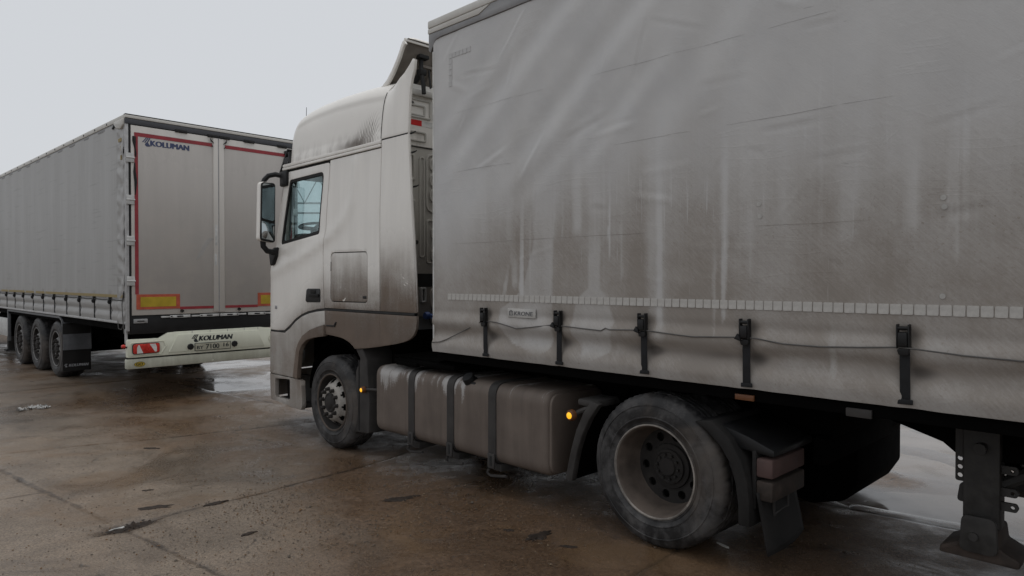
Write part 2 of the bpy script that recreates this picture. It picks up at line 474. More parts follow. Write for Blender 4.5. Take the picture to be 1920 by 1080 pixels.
# ---------------------------------------------------------------- ground: concrete slabs, water
D_ = Vector((0.8, -0.6)); N_ = Vector((0.6, 0.8))
def ground_h(X, Y):
    h = -0.075 * math.exp(-(((X + 2.0) ** 2 + (Y - 7.4) ** 2) / 2.6))
    h += 0.045 * float(sstep(math.hypot(X + 8.0, Y - 12.5), 5.0, 2.5))
    return h
def water_level(X, Y): return ground_h(X, Y) - 0.004
WATER = 0.0095
def pond(d, n):
    """depression beyond the third joint, under and behind the vehicles"""
    n = n + 0.55 * mnoise.noise(Vector((d * 0.55, n * 0.55, 2.2))) + 0.25 * mnoise.noise(Vector((d * 1.9, n * 1.9, 4.2)))
    m = float(sstep(n, 5.55, 6.3)) * float(sstep(n, 11.5, 9.5)) * float(sstep(d, -14.5, -12.2)) * float(sstep(d, 6.5, 4.5))
    return m
def slab_z(X, Y):
    d, n = 0.8 * X - 0.6 * Y, 0.6 * X + 0.8 * Y
    z = ground_h(X, Y)
    a = mnoise.noise(Vector((X * 0.55, Y * 0.55, 3.1)))
    b = mnoise.noise(Vector((X * 1.9, Y * 1.9, 8.2)))
    c = mnoise.noise(Vector((X * 6.5, Y * 6.5, 1.2)))
    z += 0.007 * a + 0.0035 * b + 0.0016 * c
    # broken, gravelly zone in the foreground
    rg = math.exp(-(((X + 0.9) ** 2) / 1.9 + ((Y - 4.9) ** 2) / 0.9))
    z += rg * (0.006 * mnoise.noise(Vector((X * 9, Y * 9, 5.0))) + 0.004 * mnoise.noise(Vector((X * 22, Y * 22, 4.0))))
    p = pond(d, n)
    if p > 0: z -= p * (0.0110 + 0.016 * mnoise.noise(Vector((d * 0.9, n * 1.1, 6.0))) + 0.006 * b + 0.003 * c)
    # the broken hole in the joint with rubbish in it
    hx, hy = X + 2.72, Y - 4.81
    u_, v_ = hx * 0.61 + hy * 0.79, -hx * 0.79 + hy * 0.61
    z -= 0.035 * math.exp(-(u_ / 0.17) ** 2 - (v_ / 0.07) ** 2)
    return z

def ground_mat():
    t = NT('wet_concrete')
    g = t.n.new('ShaderNodeNewGeometry').outputs['Position']
    p = t.xyz(g)
    big = t.noise(0.33, 5, 0.6, g, 0.5)
    mid = t.noise(1.5, 6, 0.62, g, 0.7)
    fine = t.noise(34, 5, 0.75, g)
    vfine = t.noise(150, 3, 0.7, g)
    # mud film tracked round the vehicles: distance from a line through the wheel track
    dn = t.math('ADD', t.math('MULTIPLY', p[0], 0.6), t.math('MULTIPLY', p[1], 0.8))
    track = t.math('MULTIPLY', t.smooth(dn, 2.2, 4.3), t.smooth(dn, 9.0, 6.0))
    near = t.smooth(p[0], -2.6, -0.4)
    m = t.math('ADD', t.math('MULTIPLY', track, 0.36), t.math('MULTIPLY', near, 0.38))
    m = t.math('ADD', m, t.math('MULTIPLY', t.math('SUBTRACT', big, 0.5), 1.5))
    m = t.math('ADD', m, t.math('MULTIPLY', t.math('SUBTRACT', mid, 0.5), 0.9))
    mudf = t.smooth(m, 0.05, 0.62)
    conc = t.mix(t.smooth(mid, 0.3, 0.7), (0.120, 0.096, 0.075), (0.192, 0.156, 0.124))
    mud = t.mix(t.smooth(fine, 0.35, 0.7), (0.070, 0.043, 0.026), (0.148, 0.096, 0.060))
    c = t.mix(mudf, conc, mud)
    grain = t.math('ADD', t.math('MULTIPLY', t.noise(75, 3, 0.8, g), .6), t.math('MULTIPLY', t.noise(210, 2, 0.8, g), .4))
    c = t.mix(1.0, c, t.mix(t.smooth(grain, .38, .62), (.52, .51, .50), (1.48, 1.45, 1.38)), 'MULTIPLY')
    dmp = t.smooth(t.noise(0.62, 7, .68, t.mapping(g, loc=(1, 9, 0)), .9), .50, .62)
    c = t.mix(t.math('MULTIPLY', dmp, .36), c, (0.046, 0.029, 0.018))
    tan = t.smooth(t.noise(0.9, 6, .65, t.mapping(g, loc=(7, 3, 0)), .6), .48, .70)
    c = t.mix(t.math('MULTIPLY', tan, .6), c, (0.150, 0.094, 0.050))
    # grit: pale and rusty specks
    v = t.n.new('ShaderNodeTexVoronoi'); t.l.new(g, v.inputs['Vector']); v.inputs['Scale'].default_value = 42
    spk = t.math('MULTIPLY', t.smooth(v.outputs['Distance'], 0.20, 0.12), t.smooth(t.noise(3.0, 4, 0.6, g), 0.45, 0.62))
    sepc = t.n.new('ShaderNodeSeparateColor'); t.l.new(v.outputs['Color'], sepc.inputs[0])
    spk = t.math('MULTIPLY', spk, t.smooth(sepc.outputs[0], 0.55, 0.75))
    c = t.mix(t.math('MULTIPLY', spk, 0.75), c, t.mix(sepc.outputs[1], (0.17, 0.105, 0.052), (0.21, 0.18, 0.15)))
    # cracks
    cv = t.mapping(g, (0.55, 0.55, 0.55), (0, 0, 0.64))
    wv = t.n.new('ShaderNodeVectorMath'); wv.operation = 'ADD'
    nn = t.n.new('ShaderNodeTexNoise'); t.l.new(g, nn.inputs[0]); nn.inputs['Scale'].default_value = 2.2; nn.inputs['Detail'].default_value = 5
    sc = t.n.new('ShaderNodeVectorMath'); sc.operation = 'SCALE'; t.l.new(nn.outputs['Color'], sc.inputs[0]); sc.inputs['Scale'].default_value = 0.35
    t.l.new(cv, wv.inputs[0]); t.l.new(sc.outputs[0], wv.inputs[1])
    crack = t.smooth(t.voronoi(1.0, wv.outputs[0], 'DISTANCE_TO_EDGE'), 0.010, 0.003)
    crack = t.math('MULTIPLY', crack, t.math('MULTIPLY', t.smooth(t.noise(0.8, 3, 0.5, g), 0.50, 0.60), t.smooth(t.noise(7, 4, 0.6, g), 0.40, 0.58)))
    c = t.mix(t.math('MULTIPLY', crack, 0.8), c, (0.030, 0.023, 0.017))
    # dark oily stains
    st = t.smooth(t.noise(1.15, 6, 0.65, t.mapping(g, (1, 1, 1), loc=(4.2, 1.3, 0)), 0.8), 0.66, 0.72)
    c = t.mix(t.math('MULTIPLY', st, 0.65), c, (0.026, 0.021, 0.019))
    jn = t.attr('joint')
    jb = t.noise(5.5, 6, 0.75, g, 0.6)
    jd = t.smooth(t.math('ADD', jn, t.math('MULTIPLY', t.math('SUBTRACT', jb, .5), 1.5)),   .78, 1.12)
    c = t.mix(t.math('MULTIPLY', jd, .85), c, t.mix(t.smooth(t.noise(1.3, 3, .5, g), .42, .60), (0.030, 0.021, 0.015), (0.105, 0.068, 0.038)))
    # wetness
    wl_ = t.attr('wet')
    c = t.mix(t.math('MULTIPLY', wl_, .6), c, (0.040, 0.031, 0.025))
    wet = t.smooth(t.math('ADD', t.math('MULTIPLY', big, 0.5), t.math('MULTIPLY', t.noise(2.6, 6, 0.7, g), 0.5)), 0.40, 0.60)
    r = t.math('SUBTRACT', 0.64, t.math('MULTIPLY', t.math('MAXIMUM', wet, dmp), 0.38))
    r = t.math('ADD', r, t.math('MULTIPLY', t.math('SUBTRACT', fine, 0.5), 0.25), clamp=True)
    r = t.math('MULTIPLY', r, t.math('SUBTRACT', 1.0, t.math('MULTIPLY', wl_, .78)))
    h = t.math('MULTIPLY', t.math('ADD', t.math('MULTIPLY', fine, 0.7), t.math('MULTIPLY', vfine, 0.25)), t.math('SUBTRACT', 1.0, t.math('MULTIPLY', wl_, .85)))
    h = t.math('ADD', h, t.math('MULTIPLY', spk, 0.35))
    h = t.math('SUBTRACT', h, t.math('MULTIPLY', crack, 0.9))
    return t.done(c, r, 0, t.bump(h, 0.55, 0.012), 0.5)
M['ground'] = ground_mat()
def soil_mat():
    t = NT('joint_soil')
    g = t.n.new('ShaderNodeNewGeometry').outputs['Position']
    a = t.noise(12, 6, 0.7, g)
    return t.done(t.mix(t.smooth(a, 0.3, 0.7), (0.036, 0.025, 0.017), (0.110, 0.078, 0.052)), 0.75, 0, t.bump(a, 0.5, 0.02), 0.3)
M['soil'] = soil_mat()
def water_mat():
    t = NT('puddle_water')
    g = t.n.new('ShaderNodeNewGeometry').outputs['Position']
    a = t.noise(1.2, 4, 0.5, g)
    return t.done(t.mix(t.smooth(a, .3, .7), (0.110, 0.090, 0.074), (0.20, 0.165, 0.138)), t.smooth(t.noise(2.0, 6, .65, g), .38, .66, .04, .30), 0, t.bump(t.noise(2.5, 2, 0.4, g), 0.03, 0.01), 0.42)
M['water'] = water_mat()

# base sheet out to the horizon
gb = MB()
GX = np.concatenate([[-900, -300, -120, -60], np.linspace(-32, 32, 65), [60, 120, 300, 900]])
GY = np.concatenate([[-900, -300, -120, -60], np.linspace(-20, 44, 65), [80, 160, 400, 1200]])
gv = [(x, y, ground_h(x, y) - 0.0165) for x in GX for y in GY]
ny = len(GY)
gb.add(gv, [(i * ny + j, (i + 1) * ny + j, (i + 1) * ny + j + 1, i * ny + j + 1) for i in range(len(GX) - 1) for j in range(ny - 1)])
def open_ground(f):
    x = sum(gv[i][0] for i in f) / 4; y = sum(gv[i][1] for i in f) / 4
    return math.hypot(x, y) > 31 or y < 0.5 or abs(x) > 0.95 * y + 4.5
gb.mi = [1 if open_ground(f) else 0 for f in gb.f]
ground = struct(gb.build('ground', [M['soil'], M['ground']]))

def slab(d00, d01, d10, d11, n0, n1, k):
    """one concrete slab: cross joints run from d00 (at n0) to d10 (at n1) and d01 to d11"""
    cx = (d00 + d01 + d10 + d11) / 4; cn = (n0 + n1) / 2
    X, Y = 0.8 * cx + 0.6 * cn, -0.6 * cx + 0.8 * cn
    dist = math.hypot(X, Y)
    if Y < 0.5 or dist > 32 or abs(X) > 0.95 * Y + 4: return
    step = 0.05 if dist < 7.5 else (0.09 if dist < 13 else 0.25)
    nu = max(6, int((d01 - d00) / step)); nv = max(6, int((n1 - n0) / step))
    g = 0.004; sd = k * 3.7
    tilt = (random.uniform(-1, 1) * 0.0015, random.uniform(-1, 1) * 0.0015, random.uniform(-0.003, 0.003))
    jl = []
    def fn(u, v):
        skirt = 0.0; ou = ov = 0.0
        if u <= 0: ou = -.022
        if u >= 1: ou = .022
        if v <= 0: ov = -.022
        if v >= 1: ov = .022
        if ou or ov: skirt = 0.003
        # the outermost ring is the vertical side: pull the second ring onto the border
        u2 = min(max((u - 1 / nu) / (1 - 2 / nu), 0), 1); v2 = min(max((v - 1 / nv) / (1 - 2 / nv), 0), 1)
        n = n0 + (n1 - n0) * v2
        a = d00 + (d10 - d00) * v2; b = d01 + (d11 - d01) * v2
        d = a + (b - a) * u2
        def wob(q, s): return g + 0.022 * max(0, mnoise.noise(Vector((q * 1.7, s + sd, 0.4))) + 0.1) + 0.014 * abs(mnoise.noise(Vector((q * 8, s, 2.4)))) + 0.008 * abs(mnoise.noise(Vector((q * 25, s, 3.4))))
        wl_ = 0.09 * mnoise.noise(Vector((n * 0.9, d00 * 3, 1.0)))
        wr_ = 0.09 * mnoise.noise(Vector((n * 0.9, d01 * 3, 1.0)))
        d += wl_ * (1 - u2) + wr_ * u2
        d += wob(n, 1.1) * (1 - u2) ** 24 - wob(n, 2.2) * u2 ** 24
        n += wob(d, 3.3) * (1 - v2) ** 24 - wob(d, 4.4) * v2 ** 24
        d += ou; n += ov
        x, y = 0.8 * d + 0.6 * n, -0.6 * d + 0.8 * n
        z = slab_z(x, y) + tilt[0] * (u2 - .5) + tilt[1] * (v2 - .5) + tilt[2]
        e = min(u2 * (b - a), (1 - u2) * (b - a), v2 * (n1 - n0), (1 - v2) * (n1 - n0))
        z -= 0.0022 * math.exp(-e / 0.03)
        jl.append(1.0 if skirt else math.exp(-e / .035))
        return (x, y, z - skirt)
    mb = MB().grid(fn, nu, nv)
    o = mb.build('concrete_slab', M['ground'], ground, smooth=60)
    co = np.empty(len(o.data.vertices) * 3, np.float32); o.data.vertices.foreach_get('co', co); co = co.reshape(-1, 3)
    lev = np.array([ground_h(float(p[0]), float(p[1])) for p in co]) - WATER
    wet = sstep(co[:, 2] - lev, 0.0065, 0.0005).astype(np.float32)
    aj = o.data.attributes.new('joint', 'FLOAT', 'POINT'); aj.data.foreach_set('value', np.array(jl, np.float32))
    at_ = o.data.attributes.new('wet', 'FLOAT', 'POINT'); at_.data.foreach_set('value', wet)
    return o

joints = {}
for k in range(-2, 7):
    n0 = 2.17 + 3.5 * k
    if k == 0:   lo = [-20, -16.4, -12.4, -8.15, -5.05, -1.9, 1.4, 4.6, 8]; hi = [-19.6, -16, -12, -7.0, -5.05, -1.7, 1.5, 4.8, 8.2]
    elif k == 1: lo = [-22, -18, -14.2, -10.6, -7.0, -4.0, -1.05, 2.2, 5.4, 9]; hi = [-22, -18.1, -14, -10.5, -7.1, -4.2, -1.6, 2.0, 5.4, 9]
    else:
        s0 = random.uniform(-1, 1)
        lo = [-26 + 3.4 * i + s0 + random.uniform(-.15, .15) for i in range(12)]; hi = [q + random.uniform(-.12, .12) for q in lo]
    for i in range(len(lo) - 1):
        slab(lo[i], lo[i + 1], hi[i], hi[i + 1], n0, n0 + 3.5, k * 31 + i)

# standing water lying in the depression
pm = MB()
def pw(u, v):
    d = -15.0 + 22.5 * u; n = 4.9 + 7.4 * v
    x, y = 0.8 * d + 0.6 * n, -0.6 * d + 0.8 * n
    return (x, y, ground_h(x, y) - WATER)
pm.grid(pw, 60, 20)
puddle = struct(pm.build('puddle', M['water']))

# ---------------------------------------------------------------- wheels (y = 0 is the outer face, +y points under the vehicle)
def tyre_mesh(W, R=0.5, lugs=True):
    p = [(.298, .03), (.300, .012), (.308, .002), (.318, .001), (.320, .005), (.345, -.005), (.348, -.009), (.353, -.009), (.356, -.006), (.392, -.009), (.425, -.004), (.428, -.008), (.433, -.007), (.436, -.001), (.462, .010), (.482, .026)]
    ns = len(p)
    g = 4
    p += [(.4955, .046), (.5, .060)]
    y = .060; rib = (W - .12 - (g - 1) * .012) / g
    for k in range(g):
        p.append((.5, y + rib)); y += rib
        if k < g - 1:
            p += [(.486, y + .001), (.486, y + .011), (.5, y + .012)]; y += .012
    p += [(.4955, W - .046), (.482, W - .026), (.462, W - .010), (.430, W + .002), (.38, W + .006), (.312, W - .002), (.298, W - .03)]
    k_ = R / 0.5
    p = [(r * k_, y) for r, y in p]
    m = len(p)
    def rf(k, j):
        if lugs and ns <= j < m - 7:
            return -0.010 if (k % 4 == 0 and (j < ns + 3 or j > m - 11)) else (-.003 if k % 4 == 2 else 0)
        return 0
    return MB().lathe(p, (0, 0, 0), 144, rfun=rf).mesh('tyre', M['tyre'], 40)

def rim_front_mesh(mats, deep=0.0):
    mb = MB()
    mb.cur = 2
    mb.lathe([(.298, .022), (.308, .006), (.306, -.003), (.297, -.004), (.290, .006)], (0, 0, 0), 60)
    mb.cur = 1
    mb.lathe([(.290, .006), (.280, .03), (.268, .07), (.262, .11), (.258, .20)], (0, 0, 0), 60)
    mb.cur = 0
    d = deep
    prof = [(.259, .115 + d), (.252, .085 + d), (.243, .066 + d), (.226, .040 + d), (.208, .022 + d), (.196, .006 + d), (.187, -.008 + d), (.176, -.014 + d), (.105, -.014 + d), (.100, -.004 + d)]
    def sk(k, j):
        q = k % 6
        return (j in (2, 3) and q in (0, 1, 2)) or (j in (1, 4) and q == 1)
    mb.lathe(prof, (0, 0, 0), 60, skip=sk)
    mb.cur = 1
    mb.lathe([(.20, .13 + d), (.262, .14 + d)], (0, 0, 0), 40)
    mb.lathe([(.106, -.012 + d), (.104, -.026 + d), (.088, -.034 + d), (.080, -.030 + d), (.060, -.040 + d), (.045, -.046 + d), (.0001, -.048 + d)], (0, 0, 0), 30)
    return mb.mesh('rim', mats, 30)

def rim_drive_mesh():
    mb = MB()
    mb.cur = 2
    mb.lathe([(.298, .022), (.307, .006), (.306, -.003), (.299, -.005), (.293, .004)], (0, 0, 0), 72)
    mb.cur = 0
    mb.lathe([(.293, .004), (.285, .016), (.281, .040), (.272, .070), (.264, .135), (.258, .190), (.248, .212)], (0, 0, 0), 72)
    mb.cur = 1
    circ = lambda cx, cz, r, n: [(cx + r * math.cos(2 * PI * k / n), cz + r * math.sin(2 * PI * k / n)) for k in range(n)]
    holes = [circ(.198 * math.cos(a), .198 * math.sin(a), .029, 14) for a in [2 * PI * (i + .35) / 10 for i in range(10)]]
    mb.prism(circ(0, 0, .249, 72), 'y', .212, .232, holes=holes)
    mb.lathe([(.150, .211), (.146, .195), (.118, .190), (.114, .176), (.100, .172), (.092, .178), (.064, .172), (.056, .160), (.0001, .158)], (0, 0, 0), 40)
    for i in range(10):
        a = 2 * PI * i / 10
        mb.lathe([(.010, .158), (.010, .178)], (.080 * math.cos(a), 0, .080 * math.sin(a)), 6)
        mb.disc((.080 * math.cos(a), .080 * math.sin(a)), .010, .158, 6)
    mb.lathe([(.10, .30), (.27, .30)], (0, 0, 0), 24)
    return mb.mesh('rim', [M['rim_dusty'], M['rim_inner'], M['rim_edge']], 35)

nut_me = MB()
nut_me.lathe([(.0001, -.046), (.013, -.046), (.0185, -.038), (.021, -.006), (.023, .0), (.023, .004)], (0, 0, 0), 8)
nut_me = nut_me.mesh('wheel_nut', M['rim_inner'], 0)
hub_me = MB().lathe([(.13, .02), (.13, .22), (.0001, .22)], (0, 0, 0), 20).mesh('wheel', M['rim_inner'])
hub_drive_me = MB().lathe([(.13, .24), (.13, .34), (.0001, .34)], (0, 0, 0), 20).mesh('wheel', M['rim_inner'])
T_FRONT, T_DRIVE, T_TRAIL = tyre_mesh(.315), tyre_mesh(.295), tyre_mesh(.375)
R_FRONT = rim_front_mesh([M['rim_light'], M['rim_inner'], M['rim_dusty']])
R_DRIVE = rim_drive_mesh()
R_TRAIL = rim_front_mesh([M['rim_steel'], M['rim_inner'], M['rim_steel']], 0.035)

def wheel(root, x, y, z, tyre, rim, nuts=10, nr=.145, ny=-.014, far=False, spin=0.0, dual=False, scale=1.0):
    off = FR[root.name]['off']
    w = link('wheel', hub_drive_me if dual else hub_me, root, Vector((x, y, z)) - off)
    if far: w.rotation_euler = (0, 0, PI)
    w.scale = (scale, 1, scale)
    t_ = link('tyre', tyre, w); t_.rotation_euler = (0, spin, 0)
    if dual: link('tyre', tyre, w, (0, .33, 0))
    r_ = link('rim', rim, w); r_.rotation_euler = (0, spin, 0)
    for i in range(nuts):
        a = 2 * PI * i / nuts + spin + .2
        link('wheel_nut', nut_me, w, (nr * math.cos(a), ny, nr * math.sin(a)))
    return w

# ---------------------------------------------------------------- near semi-trailer (side plane y = 0, x runs to the rear, +y inwards)
ROT_B = math.radians(-45.451)
C_B = (-0.684, 6.038, 0.0)
TB = thing('semi_trailer', 'nearest semi-trailer with dirty grey side curtain, towering over the white tractor', 'semi-trailer', C_B, ROT_B, (6.8, 1.275, 0), None)
L_B = 13.6

def seg_dist(x, z, a, b):
    ax, az = a; bx, bz = b
    dx, dz = bx - ax, bz - az
    t = np.clip(((x - ax) * dx + (z - az) * dz) / (dx * dx + dz * dz), 0, 1)
    nx_, nz_ = -dz, dx
    ln = math.hypot(dx, dz)
    side = ((x - ax) * nx_ + (z - az) * nz_) / ln
    along = ((x - ax) * dx + (z - az) * dz) / ln / ln
    return side, along
vn = np.vectorize(lambda a, b, c: mnoise.noise(Vector((a, b, c))))

xs = np.concatenate([np.arange(0.0, 4.9, 0.0125), np.linspace(4.9, L_B, 150)])
zs = np.concatenate([np.arange(1.105, 1.70, 0.0125), np.linspace(1.70, 3.85, 120)])
XX, ZZ = np.meshgrid(xs, zs, indexing='ij')
Y = np.zeros_like(XX)
# soft diagonal valleys hanging from the rail towards the front corner
for a, b, w, am in [((1.75, 4.0), (0.05, 2.70), .115, .020), ((2.45, 3.85), (0.85, 2.55), .10, .017), ((2.30, 3.22), (1.62, 2.55), .085, .011),
                    ((3.05, 3.70), (2.30, 2.75), .12, .013), ((1.05, 3.75), (0.0, 3.05), .09, .006), ((1.85, 2.95), (1.0, 2.35), .08, .008), ((3.9, 3.9), (3.1, 2.6), .16, .010), ((4.9, 3.9), (3.9, 2.4), .2, .012)]:
    sd, al = seg_dist(XX, ZZ, a, b)
    k = sstep(al, -0.15, 0.2) * sstep(al, 1.15, 0.75)
    Y += 0.85 * am * k * (np.exp(-(sd / w) ** 2) - 0.40 * np.exp(-((sd - 1.5 * w) / (.8 * w)) ** 2))
NX, NZ = XX * 1.0, ZZ * 1.0
Y += 0.006 * vn(NX * 0.8, NZ * 0.8, 2.0) + 0.0035 * vn(NX * 2.2, NZ * 1.0, 7.0)
Y += 0.0022 * vn(NX * 7.0, NZ * 2.2, 9.0) + 0.0007 * vn((NX + NZ * .8) * 16, (NZ - NX) * 5.0, 4.0)
for q in range(46):
    r_q = random.Random(900 + q)
    x0_, z0_ = r_q.uniform(.1, 4.7), r_q.uniform(1.75, 3.6); ln_ = r_q.uniform(.10, .55); an_ = r_q.uniform(-.5, .35) if q % 3 else r_q.uniform(.8, 1.3)
    a, b = (x0_, z0_), (x0_ + ln_ * math.cos(an_), z0_ + ln_ * math.sin(an_))
    sd, al = seg_dist(XX, ZZ, a, b); w_q = r_q.uniform(.010, .026)
    Y += r_q.choice((1, -1)) * r_q.uniform(.0012, .0042) * sstep(al, -.05, .3) * sstep(al, 1.05, .7) * (np.exp(-(sd / w_q) ** 2) - .6 * np.exp(-((sd - 1.6 * w_q) / w_q) ** 2))
# tarpaulin posts pressing through: faint vertical ridges
for px in (1.02, 2.42, 3.44, 4.75, 6.1, 7.5, 9, 10.4, 11.8):
    Y -= 0.004 * np.exp(-((XX - px) / .05) ** 2) * sstep(ZZ, 3.8, 2.9)
# foot of the curtain: folds between the tension straps
STRAPS = [0.691, 1.467, 2.232, 2.937, 3.765] + [4.52 + .76 * i for i in range(12)]
low = sstep(ZZ, 1.62, 1.40)
wob = vn(NX * 1.3, NZ * 0.0 + 1.0, 3.0)
Y += low * (0.022 * np.exp(-((ZZ - 1.285 - .03 * wob) / .050) ** 2) * (1 + .6 * vn(NX * 2.1, NZ * 0, 5.0)) - 0.016 * np.exp(-((ZZ - 1.375) / .05) ** 2) - 0.020 * np.exp(-((ZZ - 1.165) / .06) ** 2))
Y += low * 0.010 * np.exp(-((ZZ - 1.462) / .028) ** 2) * (0.6 + vn(NX * 1.6, NZ * 0, 8.0))
for sx in STRAPS:
    g_ = np.exp(-((XX - sx) / .055) ** 2)
    Y += low * g_ * 0.014
    Y += low * 0.007 * np.sin((XX - sx) * 28 + (ZZ - 1.1) * 9) * np.exp(-((XX - sx) / .16) ** 2)
Y -= 0.012 * np.exp(-((XX) / .03) ** 2)
# road film: thicker low down, washed off where water ran
zst = 1.98 + 0.52 * np.clip(XX / 1.6, 0, 1) + 0.10 * np.clip((XX - 1.6) / 2.4, 0, 1)
dirt_shade = sstep(zst + 0.45 - ZZ, 0.0, 0.95 + .45 * sstep(XX, .8, 2.6)) * 0.88 + 0.10 * sstep(ZZ, 3.9, 2.6) * np.clip(XX / 3, 0.1, 1)
dirt_shade += 0.20 * vn(NX * 4.5, NZ * 0.25, 12.0) * sstep(ZZ, 3.6, 2.6) + 0.12 * vn(NX * 1.3, NZ * 0.3, 15.0) * sstep(ZZ, 3.9, 2.6)
def run(prof, k, soft=0.012, seed=0.0):
    """washed streak: prof is a list of (z, xl, xr) from top to bottom"""
    global dirt_shade
    z_ = np.array([p[0] for p in prof])[::-1]; l_ = np.array([p[1] for p in prof])[::-1]; r_ = np.array([p[2] for p in prof])[::-1]
    wv = 0.010 * vn(NZ * 0 + seed, NZ * 9, 1.0) + 0.006 * vn(NZ * 0 + seed, NZ * 28, 2.0)
    l = np.interp(ZZ, z_, l_) + wv; r = np.interp(ZZ, z_, r_) + wv * .6 + 0.008 * vn(NZ * 0 + seed + 4, NZ * 12, 1.0)
    m = sstep(XX, l - soft, l + soft) * sstep(XX, r + soft, r - soft)
    m = m * sstep(ZZ, z_[-1], z_[-1] - 0.45) * sstep(ZZ, z_[0] - 0.02, z_[0] + 0.08)
    m = m * np.clip(0.95 + 0.7 * vn(NZ * 0 + seed, NZ * 2.2, 5.0) + 0.5 * vn(NX * 9, NZ * 3.0, seed), 0, 1)
    dirt_shade = dirt_shade * (1 - min(.85, 1.3 * k) * m)
run([(2.80, 1.24, 1.32), (2.47, 1.235, 1.39), (2.0, 1.21, 1.41), (1.68, 1.10, 1.40), (1.60, 1.02, 1.40), (1.50, .84, 1.39), (1.40, .83, 1.40), (1.30, .88, 1.40), (1.24, .98, 1.385), (1.20, 1.15, 1.34), (1.17, 1.22, 1.28)], .34, seed=1)
run([(2.60, 1.73, 1.83), (2.16, 1.75, 1.85), (1.68, 1.74, 1.84), (1.60, 1.64, 1.92), (1.45, 1.59, 1.96), (1.33, 1.60, 1.93), (1.24, 1.68, 1.92), (1.16, 1.70, 1.76)], .30, seed=2)
run([(3.0, 2.295, 2.345), (1.42, 2.305, 2.345)], .45, .010, 3)
run([(3.0, 2.20, 2.36), (1.30, 2.24, 2.35)], .35, .05, 4)
run([(2.45, 1.08, 1.105), (1.58, 1.06, 1.105)], .65, .006, 5)
run([(2.60, 1.912, 1.932), (1.86, 1.916, 1.932)], .7, .005, 6)
run([(2.40, 1.492, 1.512), (2.03, 1.498, 1.510)], .6, .005, 7)
run([(2.75, 2.745, 2.80), (1.9, 2.755, 2.795), (1.45, 2.760, 2.775)], .45, .008, 8)
run([(3.3, 2.84, 2.98), (1.9, 2.88, 2.96)], .22, .04, 9)
run([(3.2, 3.42, 3.62), (2.6, 3.42, 3.58), (1.9, 3.425, 3.50)], .25, .03, 10)
run([(1.56, 3.385, 3.42), (1.21, 3.385, 3.415)], .5, .008, 11)
run([(1.95, .955, .985), (1.60, .86, .90)], .55, .008, 12)
run([(2.2, .93, 1.0), (1.65, .99, 1.05)], .4, .02, 13)
run([(2.9, 3.72, 3.80), (1.95, 3.74, 3.80)], .35, .02, 14)
run([(3.0, 1.58, 1.66), (2.05, 1.60, 1.68)], .35, .02, 15)
for q in range(26):
    xx = random.uniform(0.9, 4.6); zt = random.uniform(2.2, 3.1); zb = zt - random.uniform(.3, 1.0); w_ = random.uniform(.004, .02)
    run([(zt, xx - w_, xx + w_), (max(zb, 1.2), xx - w_ * .4, xx + w_ * .4)], random.uniform(.15, .35), .008, 20 + q)
for q in range(9):      # long soft rain runs higher up
    xx = random.uniform(0.3, 4.7)
    run([(3.75, xx - .05, xx + .05), (2.0, xx - .03, xx + .03)], .18, .04, 60 + q)
# dirt plus painted fold shading, darker beside the buckles and along the fold
for sx in STRAPS:
    dirt_shade += 0.45 * np.exp(-((XX - sx - .02) / .05) ** 2 - ((ZZ - 1.46) / .05) ** 2) + 0.5 * np.exp(-((XX - sx - .05) / .07) ** 2 - ((ZZ - 1.28) / .05) ** 2)
dirt_shade += 0.30 * np.exp(-((ZZ - 1.285) / .03) ** 2) * sstep(vn(NX * 2.0, NZ * 0, 30.0), -.3, .3)
dirt_shade -= 0.25 * np.exp(-((ZZ - 1.125) / .035) ** 2)
dirt_shade = np.clip(dirt_shade, 0, 1.6)
nz_ = len(zs)
me = bpy.data.meshes.new('curtain')
vv = np.stack([XX, Y, ZZ], -1).reshape(-1, 3)
ii, jj = np.meshgrid(np.arange(len(xs) - 1), np.arange(nz_ - 1), indexing='ij')
a_ = (ii * nz_ + jj).ravel(); b_ = ((ii + 1) * nz_ + jj).ravel()
ff = np.stack([a_, b_, b_ + 1, a_ + 1], -1)
me.from_pydata(vv.tolist(), [], ff.tolist())
at = me.attributes.new('dirt', 'FLOAT', 'POINT'); at.data.foreach_set('value', dirt_shade.ravel().astype(np.float32))
me.polygons.foreach_set('use_smooth', [True] * len(me.polygons))
